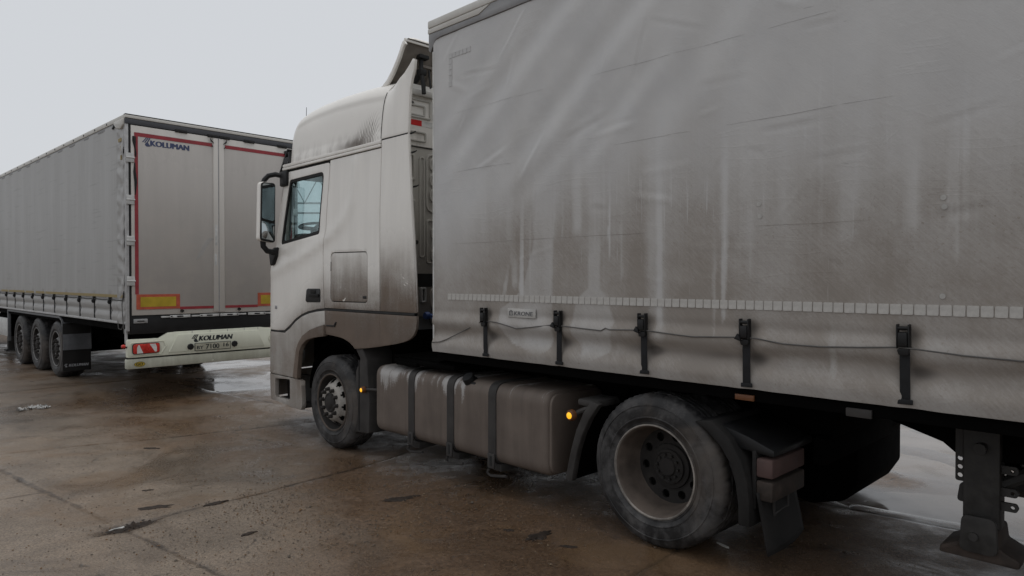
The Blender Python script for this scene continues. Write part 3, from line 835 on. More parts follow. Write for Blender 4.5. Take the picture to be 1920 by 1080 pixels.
def curtain_mat():
    t = NT('curtain_pvc')
    o = t.tc.outputs['Object']
    d = t.attr('dirt')
    ro = t.mapping(o, (1, 1, 1), (0, 0.80, 0))          # slanting wipe marks
    br = t.noise(1.0, 6, 0.65, t.mapping(ro, (90, 20, 12)), 0.4)
    br2 = t.noise(1.0, 4, 0.6, t.mapping(ro, (170, 40, 30)), 0.3)
    fine = t.noise(95, 3, 0.7)
    bl = t.noise(2.5, 6, 0.6)
    ver = t.noise(1.0, 5, 0.6, t.mapping(o, (34, 34, 1.5)))
    k = t.math('ADD', t.math('MULTIPLY', t.math('SUBTRACT', br, 0.5), 0.16), t.math('MULTIPLY', t.math('SUBTRACT', fine, 0.5), 0.30))
    k = t.math('ADD', k, t.math('MULTIPLY', t.math('SUBTRACT', bl, 0.5), 0.7))
    k = t.math('ADD', k, t.math('MULTIPLY', t.math('SUBTRACT', ver, 0.5), 0.22))
    amt = t.smooth(d, 0.0, 0.5, 0.12, 1.0)
    f = t.math('ADD', d, t.math('MULTIPLY', k, amt), clamp=True)
    p = t.xyz()
    thin = t.smooth(t.noise(1.0, 4, 0.55, t.mapping(o, (42, 42, 1.1), loc=(3, 0, 7))), 0.615, 0.64)
    thin = t.math('MULTIPLY', thin, t.math('MULTIPLY', t.smooth(t.noise(1.1, 4, 0.6, t.mapping(o, (1.6, 1, .8), loc=(0, 4, 2))), 0.47, 0.58), t.smooth(p[2], 1.5, 1.9)))
    f = t.math('MULTIPLY', f, t.math('SUBTRACT', 1.0, t.math('MULTIPLY', thin, 0.45)))
    spl = t.math('MULTIPLY', t.smooth(t.noise(46, 4, 0.75), 0.60, 0.66), t.smooth(d, .25, .8))
    f = t.math('ADD', f, t.math('MULTIPLY', spl, 0.30), clamp=True)
    mud = t.mix(t.smooth(t.math('ADD', t.math('ADD', t.math('MULTIPLY', br, .5), t.math('MULTIPLY', bl, .5)), t.math('MULTIPLY', d, 0.2)), 0.40, 0.80), (0.355, 0.325, 0.293), (0.268, 0.240, 0.213))
    c = t.mix(f, t.mix(t.smooth(bl, 0.3, 0.7), (0.505, 0.503, 0.503), (0.560, 0.556, 0.550)), mud)
    heavy = t.smooth(d, 1.0, 1.6)
    c = t.mix(t.math('MULTIPLY', heavy, 0.75), c, (0.055, 0.047, 0.042))
    # weld seams and little scuffs
    scf = t.math('MULTIPLY', t.smooth(t.noise(1.0, 3, 0.5, t.mapping(o, (6, 6, 40), (0, 0.25, 0))), 0.70, 0.76), t.smooth(t.noise(1.6, 3), 0.52, 0.62))
    c = t.mix(t.math('MULTIPLY', scf, 0.35), c, (0.10, 0.10, 0.10))
    wv = t.n.new('ShaderNodeTexWave'); wv.inputs['Scale'].default_value = 60; t.l.new(t.mapping(o, (1, 1, 1)), wv.inputs[0]); wv.bands_direction = 'Z'
    wv2 = t.n.new('ShaderNodeTexWave'); wv2.inputs['Scale'].default_value = 60; t.l.new(o, wv2.inputs[0]); wv2.bands_direction = 'X'
    h = t.math('ADD', t.math('MULTIPLY', br2, 0.5), t.math('MULTIPLY', fine, 0.4))
    h = t.math('ADD', h, t.math('MULTIPLY', br, 0.25))
    def ridge(n, e):
        q = t.math('SUBTRACT', 1.0, t.math('ABSOLUTE', t.math('MULTIPLY', t.math('SUBTRACT', n, 0.5), 5.0)), clamp=True)
        return t.math('POWER', q, e)
    ra = t.mapping(o, (1, 1, 1), (0, -0.95, 0))
    r1 = t.math('MULTIPLY', ridge(t.noise(1.0, 3, 0.5, t.mapping(ra, (1.1, 2, 4.5)), 0.5), 6.0), t.smooth(t.noise(1.4, 3), 0.44, 0.60))
    r2 = t.math('MULTIPLY', ridge(t.noise(1.0, 3, 0.55, t.mapping(o, (1.3, 2, 8.0), loc=(5, 0, 1)), 0.6), 8.0), t.smooth(t.noise(1.2, 3, .5, t.mapping(o, loc=(6, 2, 3))), 0.48, 0.62))
    r3 = t.math('MULTIPLY', ridge(t.noise(1.0, 4, 0.6, t.mapping(o, (9, 9, 5.0), loc=(2, 0, 8)), 0.8), 6.0), t.smooth(t.noise(2.2, 3, .5, t.mapping(o, loc=(1, 7, 3))), 0.54, 0.66))
    h = t.math('ADD', h, t.math('MULTIPLY', t.math('ADD', t.math('ADD', r1, r2), t.math('MULTIPLY', r3, 1.2)), 0.34))
    h = t.math('ADD', h, t.math('MULTIPLY', t.math('ADD', wv.outputs['Fac'], wv2.outputs['Fac']), 0.05))
    return t.done(c, t.smooth(f, 0, 1, 0.46, 0.75), 0, t.bump(h, 0.20, 0.008), 0.35)
me.materials.append(curtain_mat())
curtain = link('curtain', me, TB)

# body
b = MB(); b.box(-.055, -.005, 0.02, 2.53, 1.10, 3.93, .01); b.build('front_wall', M['rear_wall'], TB)
b = MB(); b.tube([(0.0, -.012, 1.14), (0.0, -.012, 3.74)], .007, 8); b.build('curtain_edge', M['white_reflector'], TB)
b = MB(); b.box(-.075, L_B, -.02, .10, 3.957, 4.025, .012)
b.prism([(-.072, 3.912), (.60, 3.905), (.74, 3.954), (-.072, 3.954)], 'y', -.017, .05, .003)
b.build('roof_rail', M['cream_rail'], TB)
b = MB(); b.prism([(-.066, 3.909), (-.066, 3.765), (-.04, 3.745), (.03, 3.842), (.09, 3.853), (L_B, 3.853), (L_B, 3.956), (.745, 3.956), (.60, 3.902)], 'y', -.012, .01, .003)
b.build('rail_flap', M['flap_grey'], TB)
b = MB(); b.prism([(-.052, 3.77), (.035, 3.852), (L_B, 3.852), (L_B, 3.83), (.05, 3.828), (-.03, 3.745)], 'y', .0105, .03); b.build('rail_gasket', M['rubber'], TB)
b = MB(); b.box(-.06, L_B, .08, 2.56, 3.975, 4.0, .008); b.build('roof', M['flap_grey'], TB)
b = MB(); b.box(0, L_B, 2.535, 2.55, 1.10, 3.97); b.box(L_B - .03, L_B, .02, 2.53, 1.1, 3.96); b.build('far_curtain', M['flap_grey'], TB)
b = MB(); b.box(0.0, L_B, 0.03, 2.52, 1.03, 1.098, .004); b.build('floor', M['black'], TB)
b = MB()
for y in (.80, 1.62):
    b.prism([(.25, .93), (.25, 1.028), (L_B, 1.028), (L_B, .62), (4.3, .62), (3.4, .90)], 'y', y, y + .14)
for x in np.arange(4.4, L_B, .9): b.box(x, x + .08, .05, 2.5, .93, 1.028)
b.box(.35, 1.9, .55, 2.0, .915, .96); b.box(5.6, 6.4, .25, 2.3, .5, .9); b.box(6.6, 9.5, .2, .7, .55, .95); b.box(9.8, 13.2, .2, 2.4, .4, .9)
b.build('chassis', M['black'], TB)
for x0, x1, z0, z1, mt, nm in [(2.838, 2.955, 1.045, 1.078, 'amber', 'side_marker'), (3.462, 3.588, 1.035, 1.080, 'mud_plastic', 'side_plate')]:
    b = MB(); b.box(x0, x1, .012, .03, z0 - .012, z1 - .012, .003); b.build(nm, M[mt], TB)

# row of reflective tape blocks (each its own piece) along the foot and the corner mark at the top
blk = MB().prism(arc_poly([(-.0245, -.026), (.0245, -.026), (.0245, .026), (-.0245, .026)], .006, 2), 'y', -.0015, .004).mesh('reflective_block', M['tape_block'], 0)
blk_g = MB().prism(arc_poly([(-.021, -.021), (.021, -.021), (.021, .021), (-.021, .021)], .003, 2), 'y', -.0012, .003).mesh('reflective_block', M['tape_grey'], 0)
def curt_y(x, z):
    i = min(max(int(np.searchsorted(xs, x)), 1), len(xs) - 1); j = min(max(int(np.searchsorted(zs, z)), 1), nz_ - 1)
    return float(min(Y[i, j], Y[i - 1, j], Y[i, j - 1], Y[i - 1, j - 1]))
def curt_slope(x, z):
    return (curt_y(x + .02, z) - curt_y(x - .02, z)) / .04, (curt_y(x, z + .02) - curt_y(x, z - .02)) / .04
offB = FR[TB.name]['off']
def block(me_, x, z):
    sx_, sz_ = curt_slope(x, z)
    o = link('reflective_block', me_, TB, Vector((x, curt_y(x, z) - .0022, z)) - offB)
    o.rotation_euler = (math.atan(sz_) + random.uniform(-.01, .01), random.uniform(-.02, .02), math.atan(sx_))
for i in range(96): block(blk, .213 + .0545 * i, 1.592)
for i in range(6): block(blk_g, .226 + .048 * i, 3.655)
for i in range(5): block(blk_g, .226, 3.607 - .048 * i)

# welded seams across the sheet: low, broken ridges
for z0, r_s in ((2.045, .0010), (2.655, .0011), (3.16, .0007)):
    rs_ = random.Random(int(z0 * 100)); x = .25
    while x < 6.5:
        ln_ = rs_.uniform(.25, .9)
        pts = [(x + ln_ * k / 12, z0 + .006 * mnoise.noise(Vector(((x + ln_ * k / 12) * 2.2, z0, 3)))) for k in range(13)]
        b = MB(); b.tube([(px, curt_y(px, pz) - .0005, pz) for px, pz in pts], [r_s * math.sin(PI * (k + .6) / 13.2) ** .5 * rs_.uniform(.6, 1.1) for k in range(13)], 5)
        b.build('weld_seam', M['seam_low' if z0 < 2.3 else 'seam_high'], TB)
        x += ln_ * rs_.choice((.97, 1.0, 1.4, 2.2))
# tension straps with their buckles
web = MB()
web.box(-.023, .023, -.004, .002, 1.14, 1.42, .001)
web.box(-.034, .034, -.007, .004, 1.118, 1.142, .003)
web_me = web.mesh('strap', M['strap_web'], 35)
bk = MB()
bk.box(-.030, -.022, -.036, .002, 1.395, 1.515, .003); bk.box(.022, .030, -.036, .002, 1.395, 1.515, .003)
bk.tube([(-.030, -.024, 1.495), (.030, -.024, 1.495)], .010, 8); bk.tube([(-.030, -.020, 1.470), (.030, -.020, 1.470)], .007, 8)
bk.box(-.021, .021, -.042, -.006, 1.405, 1.475, .006)
bk.prism(arc_poly([(-.03, 1.395), (.03, 1.395), (.020, 1.362), (-.020, 1.362)], .012), 'y', -.030, -.018, .002)
bk_me = bk.mesh('buckle', M['black_trim'], 35)
hook = MB(); hook.prism([(-.055, 1.398), (-.015, 1.385), (-.018, 1.408), (-.035, 1.430)], 'y', -.048, -.03, .003)
hook_me = hook.mesh('lever', M['black_trim'])
for i, sx in enumerate(STRAPS):
    if sx > 6.5: break
    yb = min(curt_y(sx, z) for z in (1.15, 1.2, 1.3, 1.4, 1.5)) - .005
    s_ = link('strap', web_me, TB, Vector((sx, yb, random.uniform(-.006, .006))) - offB)
    s_.rotation_euler = (0, random.uniform(-.02, .02), 0)
    link('buckle', bk_me, s_)
    if i in (1, 2, 3): link('lever', hook_me, s_)
# customs cord threaded along the buckles
cp = [(.010, 1.186), (.10, 1.196), (.185, 1.223), (.40, 1.31), (.633, 1.395), (.742, 1.402), (.823, 1.397), (.93, 1.38), (1.046, 1.359), (1.18, 1.375), (1.407, 1.405), (1.527, 1.403), (1.70, 1.394), (1.867, 1.388), (1.904, 1.407), (1.936, 1.398), (2.196, 1.410), (2.279, 1.405), (2.43, 1.396), (2.569, 1.388), (2.75, 1.397), (2.90, 1.405), (2.982, 1.403), (3.137, 1.382), (3.34, 1.380), (3.55, 1.392), (3.727, 1.406), (3.798, 1.403), (3.998, 1.385), (4.22, 1.378), (4.5, 1.40), (5.2, 1.40), (6.0, 1.40)]
b = MB(); b.tube([(x, curt_y(x, z) - .006 - (.03 if min(abs(x - s) for s in STRAPS) < .04 else 0), z) for x, z in cp], .0042, 6)
b.build('tilt_cord', M['cord'], TB)
# maker's plate
y_ = curt_y(1.09, 1.48) - .006
b = MB(); b.box(.939, 1.240, y_ - .004, y_ + .004, 1.445, 1.514, .002)
plate = b.build('name_plate', M['krone_plate'], TB)
b = MB()
put_text(b, 'KRONE', .031, (1.012, y_ - .0045, 1.462), (1, 0, 0), (0, 0, 1), .12, .0009, .20)
ox, oz = .958, 1.460
for pts in [[(0, .0), (.042, .0), (.042, .006), (0, .006)], [(0, .006), (.006, .006), (.006, .034), (0, .030)], [(.036, .006), (.042, .006), (.042, .030), (.036, .034)],
            [(.018, .012), (.024, .012), (.024, .040), (.018, .040)], [(.009, .028), (.018, .034), (.018, .040), (.006, .036)], [(.024, .034), (.033, .028), (.036, .036), (.024, .040)]]:
    put_poly(b, pts, (ox, y_ - .0045, oz), (1, 0, 0), (0, 0, 1))
link('plate_lettering', b.mesh('plate_lettering', M['krone_print'], 0), plate)
# small rubbed spots with grommet holes
for x, z in [(2.99, 2.17), (2.995, 2.10), (3.905, 2.13), (3.91, 2.085), (3.905, 1.66)]:
    b = MB(); b.disc((x, z), .013, curt_y(x, z) - .004, 9); b.disc((x - .002, z + .002), .004, curt_y(x, z) - .0055, 6); b.build('rubbed_spot', M['krone_plate'], TB, 0)

# landing leg, drawn up clear of the ground, with its bracket
def landing_leg(y):
    leg = MB().box(3.885, 4.050, y, y + .13, .40, 1.02, .012).build('landing_leg', M['leg_dark'], TB)
    par = lambda nm, mb, mt=M['leg_dark']: link(nm, mb.mesh(nm, mt), leg)
    f = MB(); f.prism(arc_poly([(3.79, .285), (4.145, .285), (4.150, .325), (4.06, .37), (4.05, .45), (3.895, .45), (3.885, .37), (3.80, .325)], .02), 'y', y - .07, y + .20, .012)
    par('foot', f, M['rust'])
    f = MB(); f.prism(arc_poly([(3.89, .33), (4.06, .33), (4.05, .52), (3.90, .52)], .04), 'y', y - .095, y - .07, .004); f.lathe([(.0001, -.110), (.022, -.110), (.022, -.09)], (3.955, y, .415), 14)
    par('foot_cheek', f, M['leg_dark'])
    circ = lambda cx, cz, r, n=10: [(cx + r * math.cos(2 * PI * k / n), cz + r * math.sin(2 * PI * k / n)) for k in range(n)]
    f = MB(); f.prism(arc_poly([(3.845, .985), (3.905, .985), (3.905, .66), (3.845, .66)], .015), 'y', y + .03, y + .045, holes=[circ(3.866, z, .013) for z in (.69, .735, .78)])
    f.prism(arc_poly([(3.848, .545), (3.90, .545), (3.90, .645), (3.862, .645)], .02), 'y', y + .05, y + .08)
    par('hole_flange', f)
    for z in (.755, .64, .565):
        f = MB(); f.prism(arc_poly([(4.04, z - .022), (4.115, z - .022), (4.125, z), (4.115, z + .022), (4.04, z + .022)], .015), 'y', y + .03, y + .05, holes=[circ(4.098, z, .010)])
        par('lug', f)
    f = MB(); f.tube([(4.03, y + .07, .66), (4.30, y + .35, .80), (4.75, y + .45, .97)], .035, 8); f.tube([(4.12, y + .1, .79), (4.7, y + .3, .86)], .022, 8)
    par('brace', f)
    f = MB(); f.prism([(3.40, 1.026), (4.30, 1.026), (4.30, .80), (3.862, .785), (3.845, .80), (3.63, .975)], 'y', y + .048, y + .062); par('bracket_plate', f, M['black'])
landing_leg(.50); landing_leg(1.92)
b = MB(); b.tube([(3.97, .45, .86), (3.97, 2.1, .86)], .03, 8); b.build('crank_shaft', M['leg_dark'], TB)
b = MB(); b.box(3.955, 3.99, .494, .50, .855, .885, .002); b.build('red_tag', M['red_lens_dirty'], TB)


# ---------------------------------------------------------------- the tractor (same line as the semi-trailer: near side plane y = 0, x to the rear)
TT = thing('truck_tractor', 'muddy white truck tractor with sleeper cab and raised roof deflector, coupled to the nearest trailer', 'truck', C_B, ROT_B, (-0.4, 1.25, 0))
offT = FR[TT.name]['off']
def xf(z):
    return float(np.interp(z, [0.2, 0.5, 1.0, 1.9, 2.16, 2.84, 3.05, 3.15], [-3.38, -3.41, -3.40, -3.36, -3.22, -3.06, -2.97, -2.93]))
CREASE = [(-1.31, 2.95), (-1.32, 2.75), (-1.36, 2.55), (-1.53, 2.357), (-1.79, 2.22), (-2.284, 2.05), (-2.935, 1.886), (-3.2, 1.83)]
def crease_d(x, z):
    best = 9
    for a, b in zip(CREASE, CREASE[1:]):
        dx, dz = b[0] - a[0], b[1] - a[1]
        t = max(0, min(1, ((x - a[0]) * dx + (z - a[1]) * dz) / (dx * dx + dz * dz)))
        best = min(best, math.hypot(x - a[0] - dx * t, z - a[1] - dz * t))
    return best
RC = 0.20
def corner(d):
    return RC - math.sqrt(max(0.0, RC * RC - (RC - d) ** 2)) if d < RC else 0.0
def cab_y(x, z):
    y = corner(max(0.0, x - xf(z)))
    if z > 1.75: y -= 0.015 * math.exp(-(crease_d(x, z) / .055) ** 2)
    if z < 1.45: y += 0.012 * float(sstep(z, 1.42, 1.1)) * 0
    y += 0.02 * float(sstep(z, 2.3, 3.1)) - 0.02 * math.exp(-((z - 1.75) / .5) ** 2) * 0.3
    return y
def fair_y(x, z):
    y = 0.02 * float(sstep(z, 2.3, 3.1))
    if z > 3.1:
        q = min((z - 3.10) / 0.63, .985)
        yr = 1.23 * (1 - math.sqrt(1 - q ** 5) ** 0.22) + .10 * (z - 3.1) ** 1.2 - .006
        k = float(sstep(x, -.853, -.56))
        y += yr * (1 - k) + .018 * k * float(sstep(z, 3.1, 3.7))
    y += 0.010 * float(sstep(x, -.50, -.26)) ** 2
    return y

def panel(name, outer, holes, mat, y0=0.0, t=.028, step=.06, deform=cab_y, parent=TT, bevel=.004, far=False):
    bm = bmesh.new(); edges = []
    for loop in [outer] + list(holes):
        vs = [bm.verts.new((p[0], 0, p[1])) for p in loop]
        edges += [bm.edges.new((vs[i], vs[(i + 1) % len(vs)])) for i in range(len(vs))]
    bmesh.ops.triangle_fill(bm, use_beauty=True, use_dissolve=False, edges=edges)
    xs_ = [p[0] for p in outer]; zs_ = [p[1] for p in outer]
    for q in np.arange(min(xs_) + step / 2, max(xs_), step):
        bmesh.ops.bisect_plane(bm, geom=bm.verts[:] + bm.edges[:] + bm.faces[:], plane_co=(q, 0, 0), plane_no=(1, 0, 0))
    for q in np.arange(min(zs_) + step / 2, max(zs_), step):
        bmesh.ops.bisect_plane(bm, geom=bm.verts[:] + bm.edges[:] + bm.faces[:], plane_co=(0, 0, q), plane_no=(0, 0, 1))
    for v in bm.verts: v.co.y = deform(v.co.x, v.co.z) + y0
    if far:
        for v in bm.verts: v.co.y = 2.5 - v.co.y
    bm.normal_update()
    for f in bm.faces:
        if (f.normal.y > 0) != far: f.normal_flip()
    me = bpy.data.meshes.new(name); bm.to_mesh(me); bm.free()
    me.materials.append(mat)
    me.polygons.foreach_set('use_smooth', [True] * len(me.polygons)); me.set_sharp_from_angle(angle=math.radians(35))
    o = link(name, me, parent)
    md = o.modifiers.new('solid', 'SOLIDIFY'); md.thickness = t; md.offset = -1
    if bevel:
        md = o.modifiers.new('bevel', 'BEVEL'); md.width = bevel; md.segments = 2; md.limit_method = 'ANGLE'; md.angle_limit = math.radians(40)
    return o

WIN = arc_poly([(-2.945, 2.150), (-2.755, 2.905), (-1.955, 2.918), (-2.030, 2.238)], [.03, .06, .07, .05])
front_edge = [(xf(z) + .05, z) for z in (3.00, 2.84, 2.6, 2.4, 2.16, 2.05, 1.9, 1.6, 1.3, 1.135)]
DOOR = front_edge + [(-3.05, 1.130), (-2.873, 1.140), (-2.74, 1.20), (-2.593, 1.285), (-2.44, 1.345), (-2.289, 1.383), (-2.1, 1.412), (-1.925, 1.428),
                     (-1.945, 1.70), (-1.953, 1.95), (-1.948, 2.08), (-1.905, 2.20), (-1.89, 2.35), (-1.838, 3.00)]
DOOR = arc_poly(DOOR, [.05] + [0] * (len(DOOR) - 2) + [.04])
HATCH = arc_poly([(-1.785, 2.030), (-1.070, 2.022), (-1.068, 1.505), (-1.797, 1.500)], .055)
SIDE = arc_poly([(-1.826, 3.020), (-.860, 3.020), (-.860, 1.432), (-1.915, 1.432), (-1.935, 1.70), (-1.943, 1.95), (-1.938, 2.085), (-1.895, 2.20), (-1.880, 2.35)], 0)
LOWER = [(-1.918, 1.402), (-.860, 1.402), (-.860, 1.085), (-1.10, 1.052), (-1.318, 1.030), (-1.35, 1.055), (-1.423, 1.090), (-1.50, 1.112), (-1.581, 1.128), (-1.75, 1.140), (-1.908, 1.145)]
CORNER = [(xf(1.105) + .05, 1.105), (-2.86, 1.108), (-2.72, 1.172), (-2.575, 1.258), (-2.43, 1.318), (-2.28, 1.356), (-2.1, 1.384), (-1.926, 1.400), (-1.918, 1.252), (-2.05, 1.226), (-2.22, 1.185), (-2.40, 1.108),
          (-2.50, 1.02), (-2.545, .95), (-2.60, .76), (-2.63, .60), (xf(.6) + .05, .60), (xf(.985) + .05, .985)]
LIP = [(-1.912, 1.246), (-2.051, 1.219), (-2.22, 1.178), (-2.395, 1.10), (-2.49, 1.015), (-2.538, .945), (-2.59, .76), (-2.62, .61), (-2.525, .60), (-2.500, .76), (-2.462, .93), (-2.40, 1.0), (-2.292, 1.062), (-2.12, 1.10), (-1.912, 1.125)]
STEPHOLE = arc_poly([(-3.12, .545), (-2.735, .570), (-2.735, .320), (-3.12, .318)], .03)
BUMP = [(xf(.585) + .05, .588), (-2.52, .588), (-2.465, .575), (-2.44, .30), (-2.47, .245), (-2.70, .255), (xf(.29) + .06, .285)]
for far in (False, True):
    kw = dict(far=far)
    door = panel('door', DOOR, [WIN], M['cab_paint'], **kw)
    sidep = panel('side_panel', SIDE, [HATCH], M['cab_paint'], **kw)
    hin = [(x + (.010 if x < -1.4 else -.010), z + (.010 if z < 1.8 else -.010)) for x, z in HATCH]
    panel('storage_hatch', hin, [], M['fairing_paint'], y0=.004, **kw)
    panel('lower_panel', LOWER, [], M['skirt_paint'], **kw)
    panel('corner_panel', CORNER, [], M['bumper_paint'], **kw)
    panel('wheel_arch', LIP, [], M['skirt_paint'], y0=-.022, t=.05, bevel=.008, **kw)
    panel('bumper_corner', BUMP, [STEPHOLE], M['bumper_paint'], bevel=.012, t=.05, **kw)
    # window: rubber frame, pane
    W2 = arc_poly([(-2.908, 2.190), (-2.737, 2.872), (-1.992, 2.884), (-2.062, 2.276)], [.03, .05, .06, .045])
    panel('window_seal', [(x, z) for x, z in arc_poly([(-2.952, 2.144), (-2.759, 2.912), (-1.949, 2.925), (-2.025, 2.232)], [.03, .06, .07, .05])], [W2], M['rubber'], y0=.006, t=.02, bevel=.003, **kw)
    panel('door_window', arc_poly([(-2.925, 2.17), (-2.745, 2.89), (-1.975, 2.90), (-2.047, 2.258)], .04), [], M['glass'], y0=.016, t=.004, bevel=0, **kw)
    # dark moulding in the joint over the sill
    mold = [(-3.30, 1.118), (-2.868, 1.124), (-2.73, 1.186), (-2.584, 1.272), (-2.435, 1.332), (-2.285, 1.370), (-2.1, 1.398), (-1.92, 1.414), (-1.2, 1.418), (-.30, 1.418)]
    mo = MB(); mo.tube([((x), (2.5 - (cab_y(x, z) + .022)) if far else cab_y(x, z) + .022, z) for x, z in mold], .020, 6)
    mo.build('sill_moulding', M['black_trim'], TT)
    # seals behind the shut lines
    sl = MB()
    for pth, rr_ in zip(([(-1.832, 3.02), (-1.885, 2.35), (-1.90, 2.20), (-1.943, 2.085), (-1.948, 1.95), (-1.93, 1.43)], [(-.858, 3.05), (-.858, 1.09)], [(-2.9, 3.024), (-.86, 3.024)]), (.012, .010, .006)):
        sl.tube([(x, 2.5 - .034 if far else .034, z) for x, z in pth], rr_, 6)
    sl.build('door_seal', M['rubber'], TT)
    hg = MB(); hg.prism(HATCH, 'y', (2.47 - .01) if far else .034, (2.47) if far else .044); hg.build('hatch_recess', M['rubber'], TT)
    # trim strips under the roof
    tr = MB()
    for z0, z1, y in ((3.030, 3.060, .004), (3.066, 3.100, .010)):
        y0 = 2.5 - y - .03 if far else y
        tr.box(-2.92, -.86, y0, y0 + .03, z0, z1, .006)
    tr.build('roof_trim', M['cab_paint'], TT)
    # door handle in its dark bowl
    hp = MB(); yo = 2.5 if far else 0
    sg = -1 if far else 1
    def yy(a, b): return (yo + sg * a, yo + sg * b) if not far else (yo + sg * b, yo + sg * a)
    hp.prism(arc_poly([(-2.312, 1.625), (-2.28, 1.638), (-2.005, 1.640), (-2.005, 1.490), (-2.30, 1.484), (-2.335, 1.50)], .025), 'y', *yy(-.012, .01), .005)
    h_ = hp.build('door_handle', M['black_trim'], TT)
    gp = MB(); gp.box(-2.23, -2.02, *yy(-.030, -.014), 1.545, 1.580, .006); gp.box(-2.21, -2.10, *yy(-.018, -.0125), 1.585, 1.625, .003)
    link('grip', gp.mesh('grip', M['mud_plastic_dark']), h_)
    lh = MB(); lh.box(-1.88, -1.70, *yy(-.012, .002), 1.235, 1.252, .004); lh.prism([(-1.72, 1.252), (-1.69, 1.252), (-1.67, 1.29), (-1.69, 1.29)], 'y', *yy(-.012, .002), .003)
    lh.build('flap_handle', M['black_trim'], TT)
    # boarding step inside the bumper corner
    st = MB(); st.box(-3.2, -2.5, *yy(.06, .30), .25, .30, .01); st.box(-3.2, -2.6, *yy(.20, .24), .28, .60); st.build('boarding_step', M['mud_plastic'], TT)
    # air fairings behind the cab
    up = [(-.853, 3.105), (-.853, 3.575), (-.72, 3.600), (-.60, 3.632), (-.50, 3.676), (-.42, 3.735), (-.372, 3.782), (-.346, 3.770), (-.352, 3.69), (-.388, 3.60), (-.410, 3.50), (-.418, 3.105)]
    panel('upper_fairing', up, [], M['cab_paint'], deform=fair_y, **kw)
    mid = [(-.853, 3.092), (-.420, 3.092), (-.405, 2.9), (-.378, 2.665), (-.348, 2.38), (-.322, 2.10), (-.298, 1.75), (-.280, 1.432), (-.853, 1.432)]
    panel('side_fairing', mid, [], M['fairing_paint'], deform=fair_y, **kw)
    low_ = [(-.853, 1.402), (-.276, 1.402), (-.270, 1.36), (-.282, 1.285), (-.315, 1.225), (-.37, 1.185), (-.45, 1.158), (-.57, 1.132), (-.72, 1.108), (-.853, 1.087)]
    panel('lower_fairing', low_, [], M['skirt_paint'], deform=fair_y, y0=-.006, **kw)
    ed = MB(); ed.tube([(x - .004, (2.5 - fair_y(x, z) - .012) if far else fair_y(x, z) + .012, z) for x, z in [(-.38, 3.76), (-.356, 3.69), (-.392, 3.60), (-.414, 3.5), (-.421, 3.1), (-.408, 2.9), (-.381, 2.665), (-.351, 2.38), (-.325, 2.10), (-.301, 1.75), (-.283, 1.44)]], .010, 6)
    ed.build('fairing_edge', M['cab_paint'], TT)
    sm_ = MB(); sm_.tube([(-.8545, (2.5 - fair_y(-.853, z) + .001) if far else fair_y(-.853, z) - .001, z) for z in np.linspace(3.11, 3.57, 16)], .0036, 6); sm_.tube([(x, (2.5 - fair_y(x, 3.098) - .004) if far else fair_y(x, 3.098) + .004, 3.0985) for x in (-.85, -.7, -.55, -.43)], .007, 6); sm_.build('fairing_seal', M['rubber'], TT)
    hk = MB()
    for x, z in [(-.40, 3.10), (-.385, 2.92), (-.355, 2.60)]: hk.tube([(x - .02, yo + sg * .05, z), (x + .025, yo + sg * .055, z + .004), (x + .04, yo + sg * .065, z + .014)], [.010, .008, .004], 6)
    hk.build('fairing_latch', M['rubber'], TT)

b = MB(); b.box(-3.10, -3.045, cab_y(-3.07, 1.40) - .004, cab_y(-3.07, 1.40) + .004, 1.385, 1.425, .002); b.build('door_badge', M['print_grey'], TT)
b = MB(); b.box(-1.165, -1.095, -.003, .006, 1.545, 1.575, .003); b.box(-1.80, -1.785, -.004, .006, 1.83, 1.93, .002); b.build('hatch_lock', M['black_trim'], TT)
# front of the cab: wraps from one door edge round to the other
a0 = math.acos((RC - .05) / RC)
def front_pt(s, z, inset=0.0):
    """s 0..1 from the near corner to the far corner"""
    w = 2.5
    if s < .12: a = a0 + (PI / 2 - a0) * (s / .12); x = xf(z) + RC - (RC - inset) * math.sin(PI / 2 - (PI / 2 - a)) if False else xf(z) + RC - (RC - inset) * math.sin(a); y = RC - (RC - inset) * math.cos(a)
    elif s > .88: a = a0 + (PI / 2 - a0) * ((1 - s) / .12); x = xf(z) + RC - (RC - inset) * math.sin(a); y = w - RC + (RC - inset) * math.cos(a)
    else: y = RC + (w - 2 * RC) * (s - .12) / .76; x = xf(z) + inset
    x -= 0.07 * math.sin(PI * y / w)
    return x, y
def front_strip(name, z0, z1, mat, s0=0.0, s1=1.0, inset=0.0, nz=8):
    mb = MB()
    def fn(u, v):
        z = z0 + (z1 - z0) * v; x, y = front_pt(s0 + (s1 - s0) * u, z, inset)
        return (x, y, z)
    mb.grid(fn, 60, nz)
    return mb.build(name, mat, TT, recalc=False)
front_strip('bumper', .285, .585, M['bumper_paint'])
front_strip('front_panel', .60, 2.08, M['bumper_paint'], nz=20)
front_strip('windscreen', 2.08, 2.97, M['glass'], .14, .86, .01)
front_strip('windscreen_pillar', 2.08, 2.97, M['cab_paint'], 0, .14); front_strip('windscreen_pillar', 2.08, 2.97, M['cab_paint'], .86, 1)
front_strip('front_header', 2.97, 3.14, M['cab_paint'])
b = MB()
for z in (1.15, 1.3, 1.45, 1.6, 1.75): b.box(-3.50, -3.40, .45, 2.05, z, z + .06, .01)
b.build('grille', M['black_trim'], TT)
for y in (.12, 1.98):
    b = MB(); b.prism(arc_poly([(y, .66), (y + .4, .66), (y + .4, .86), (y, .90)], .05), 'x', -3.47 if y > 0 else -3.4, -3.36, .01); b.build('headlight', M['white_reflector'], TT)

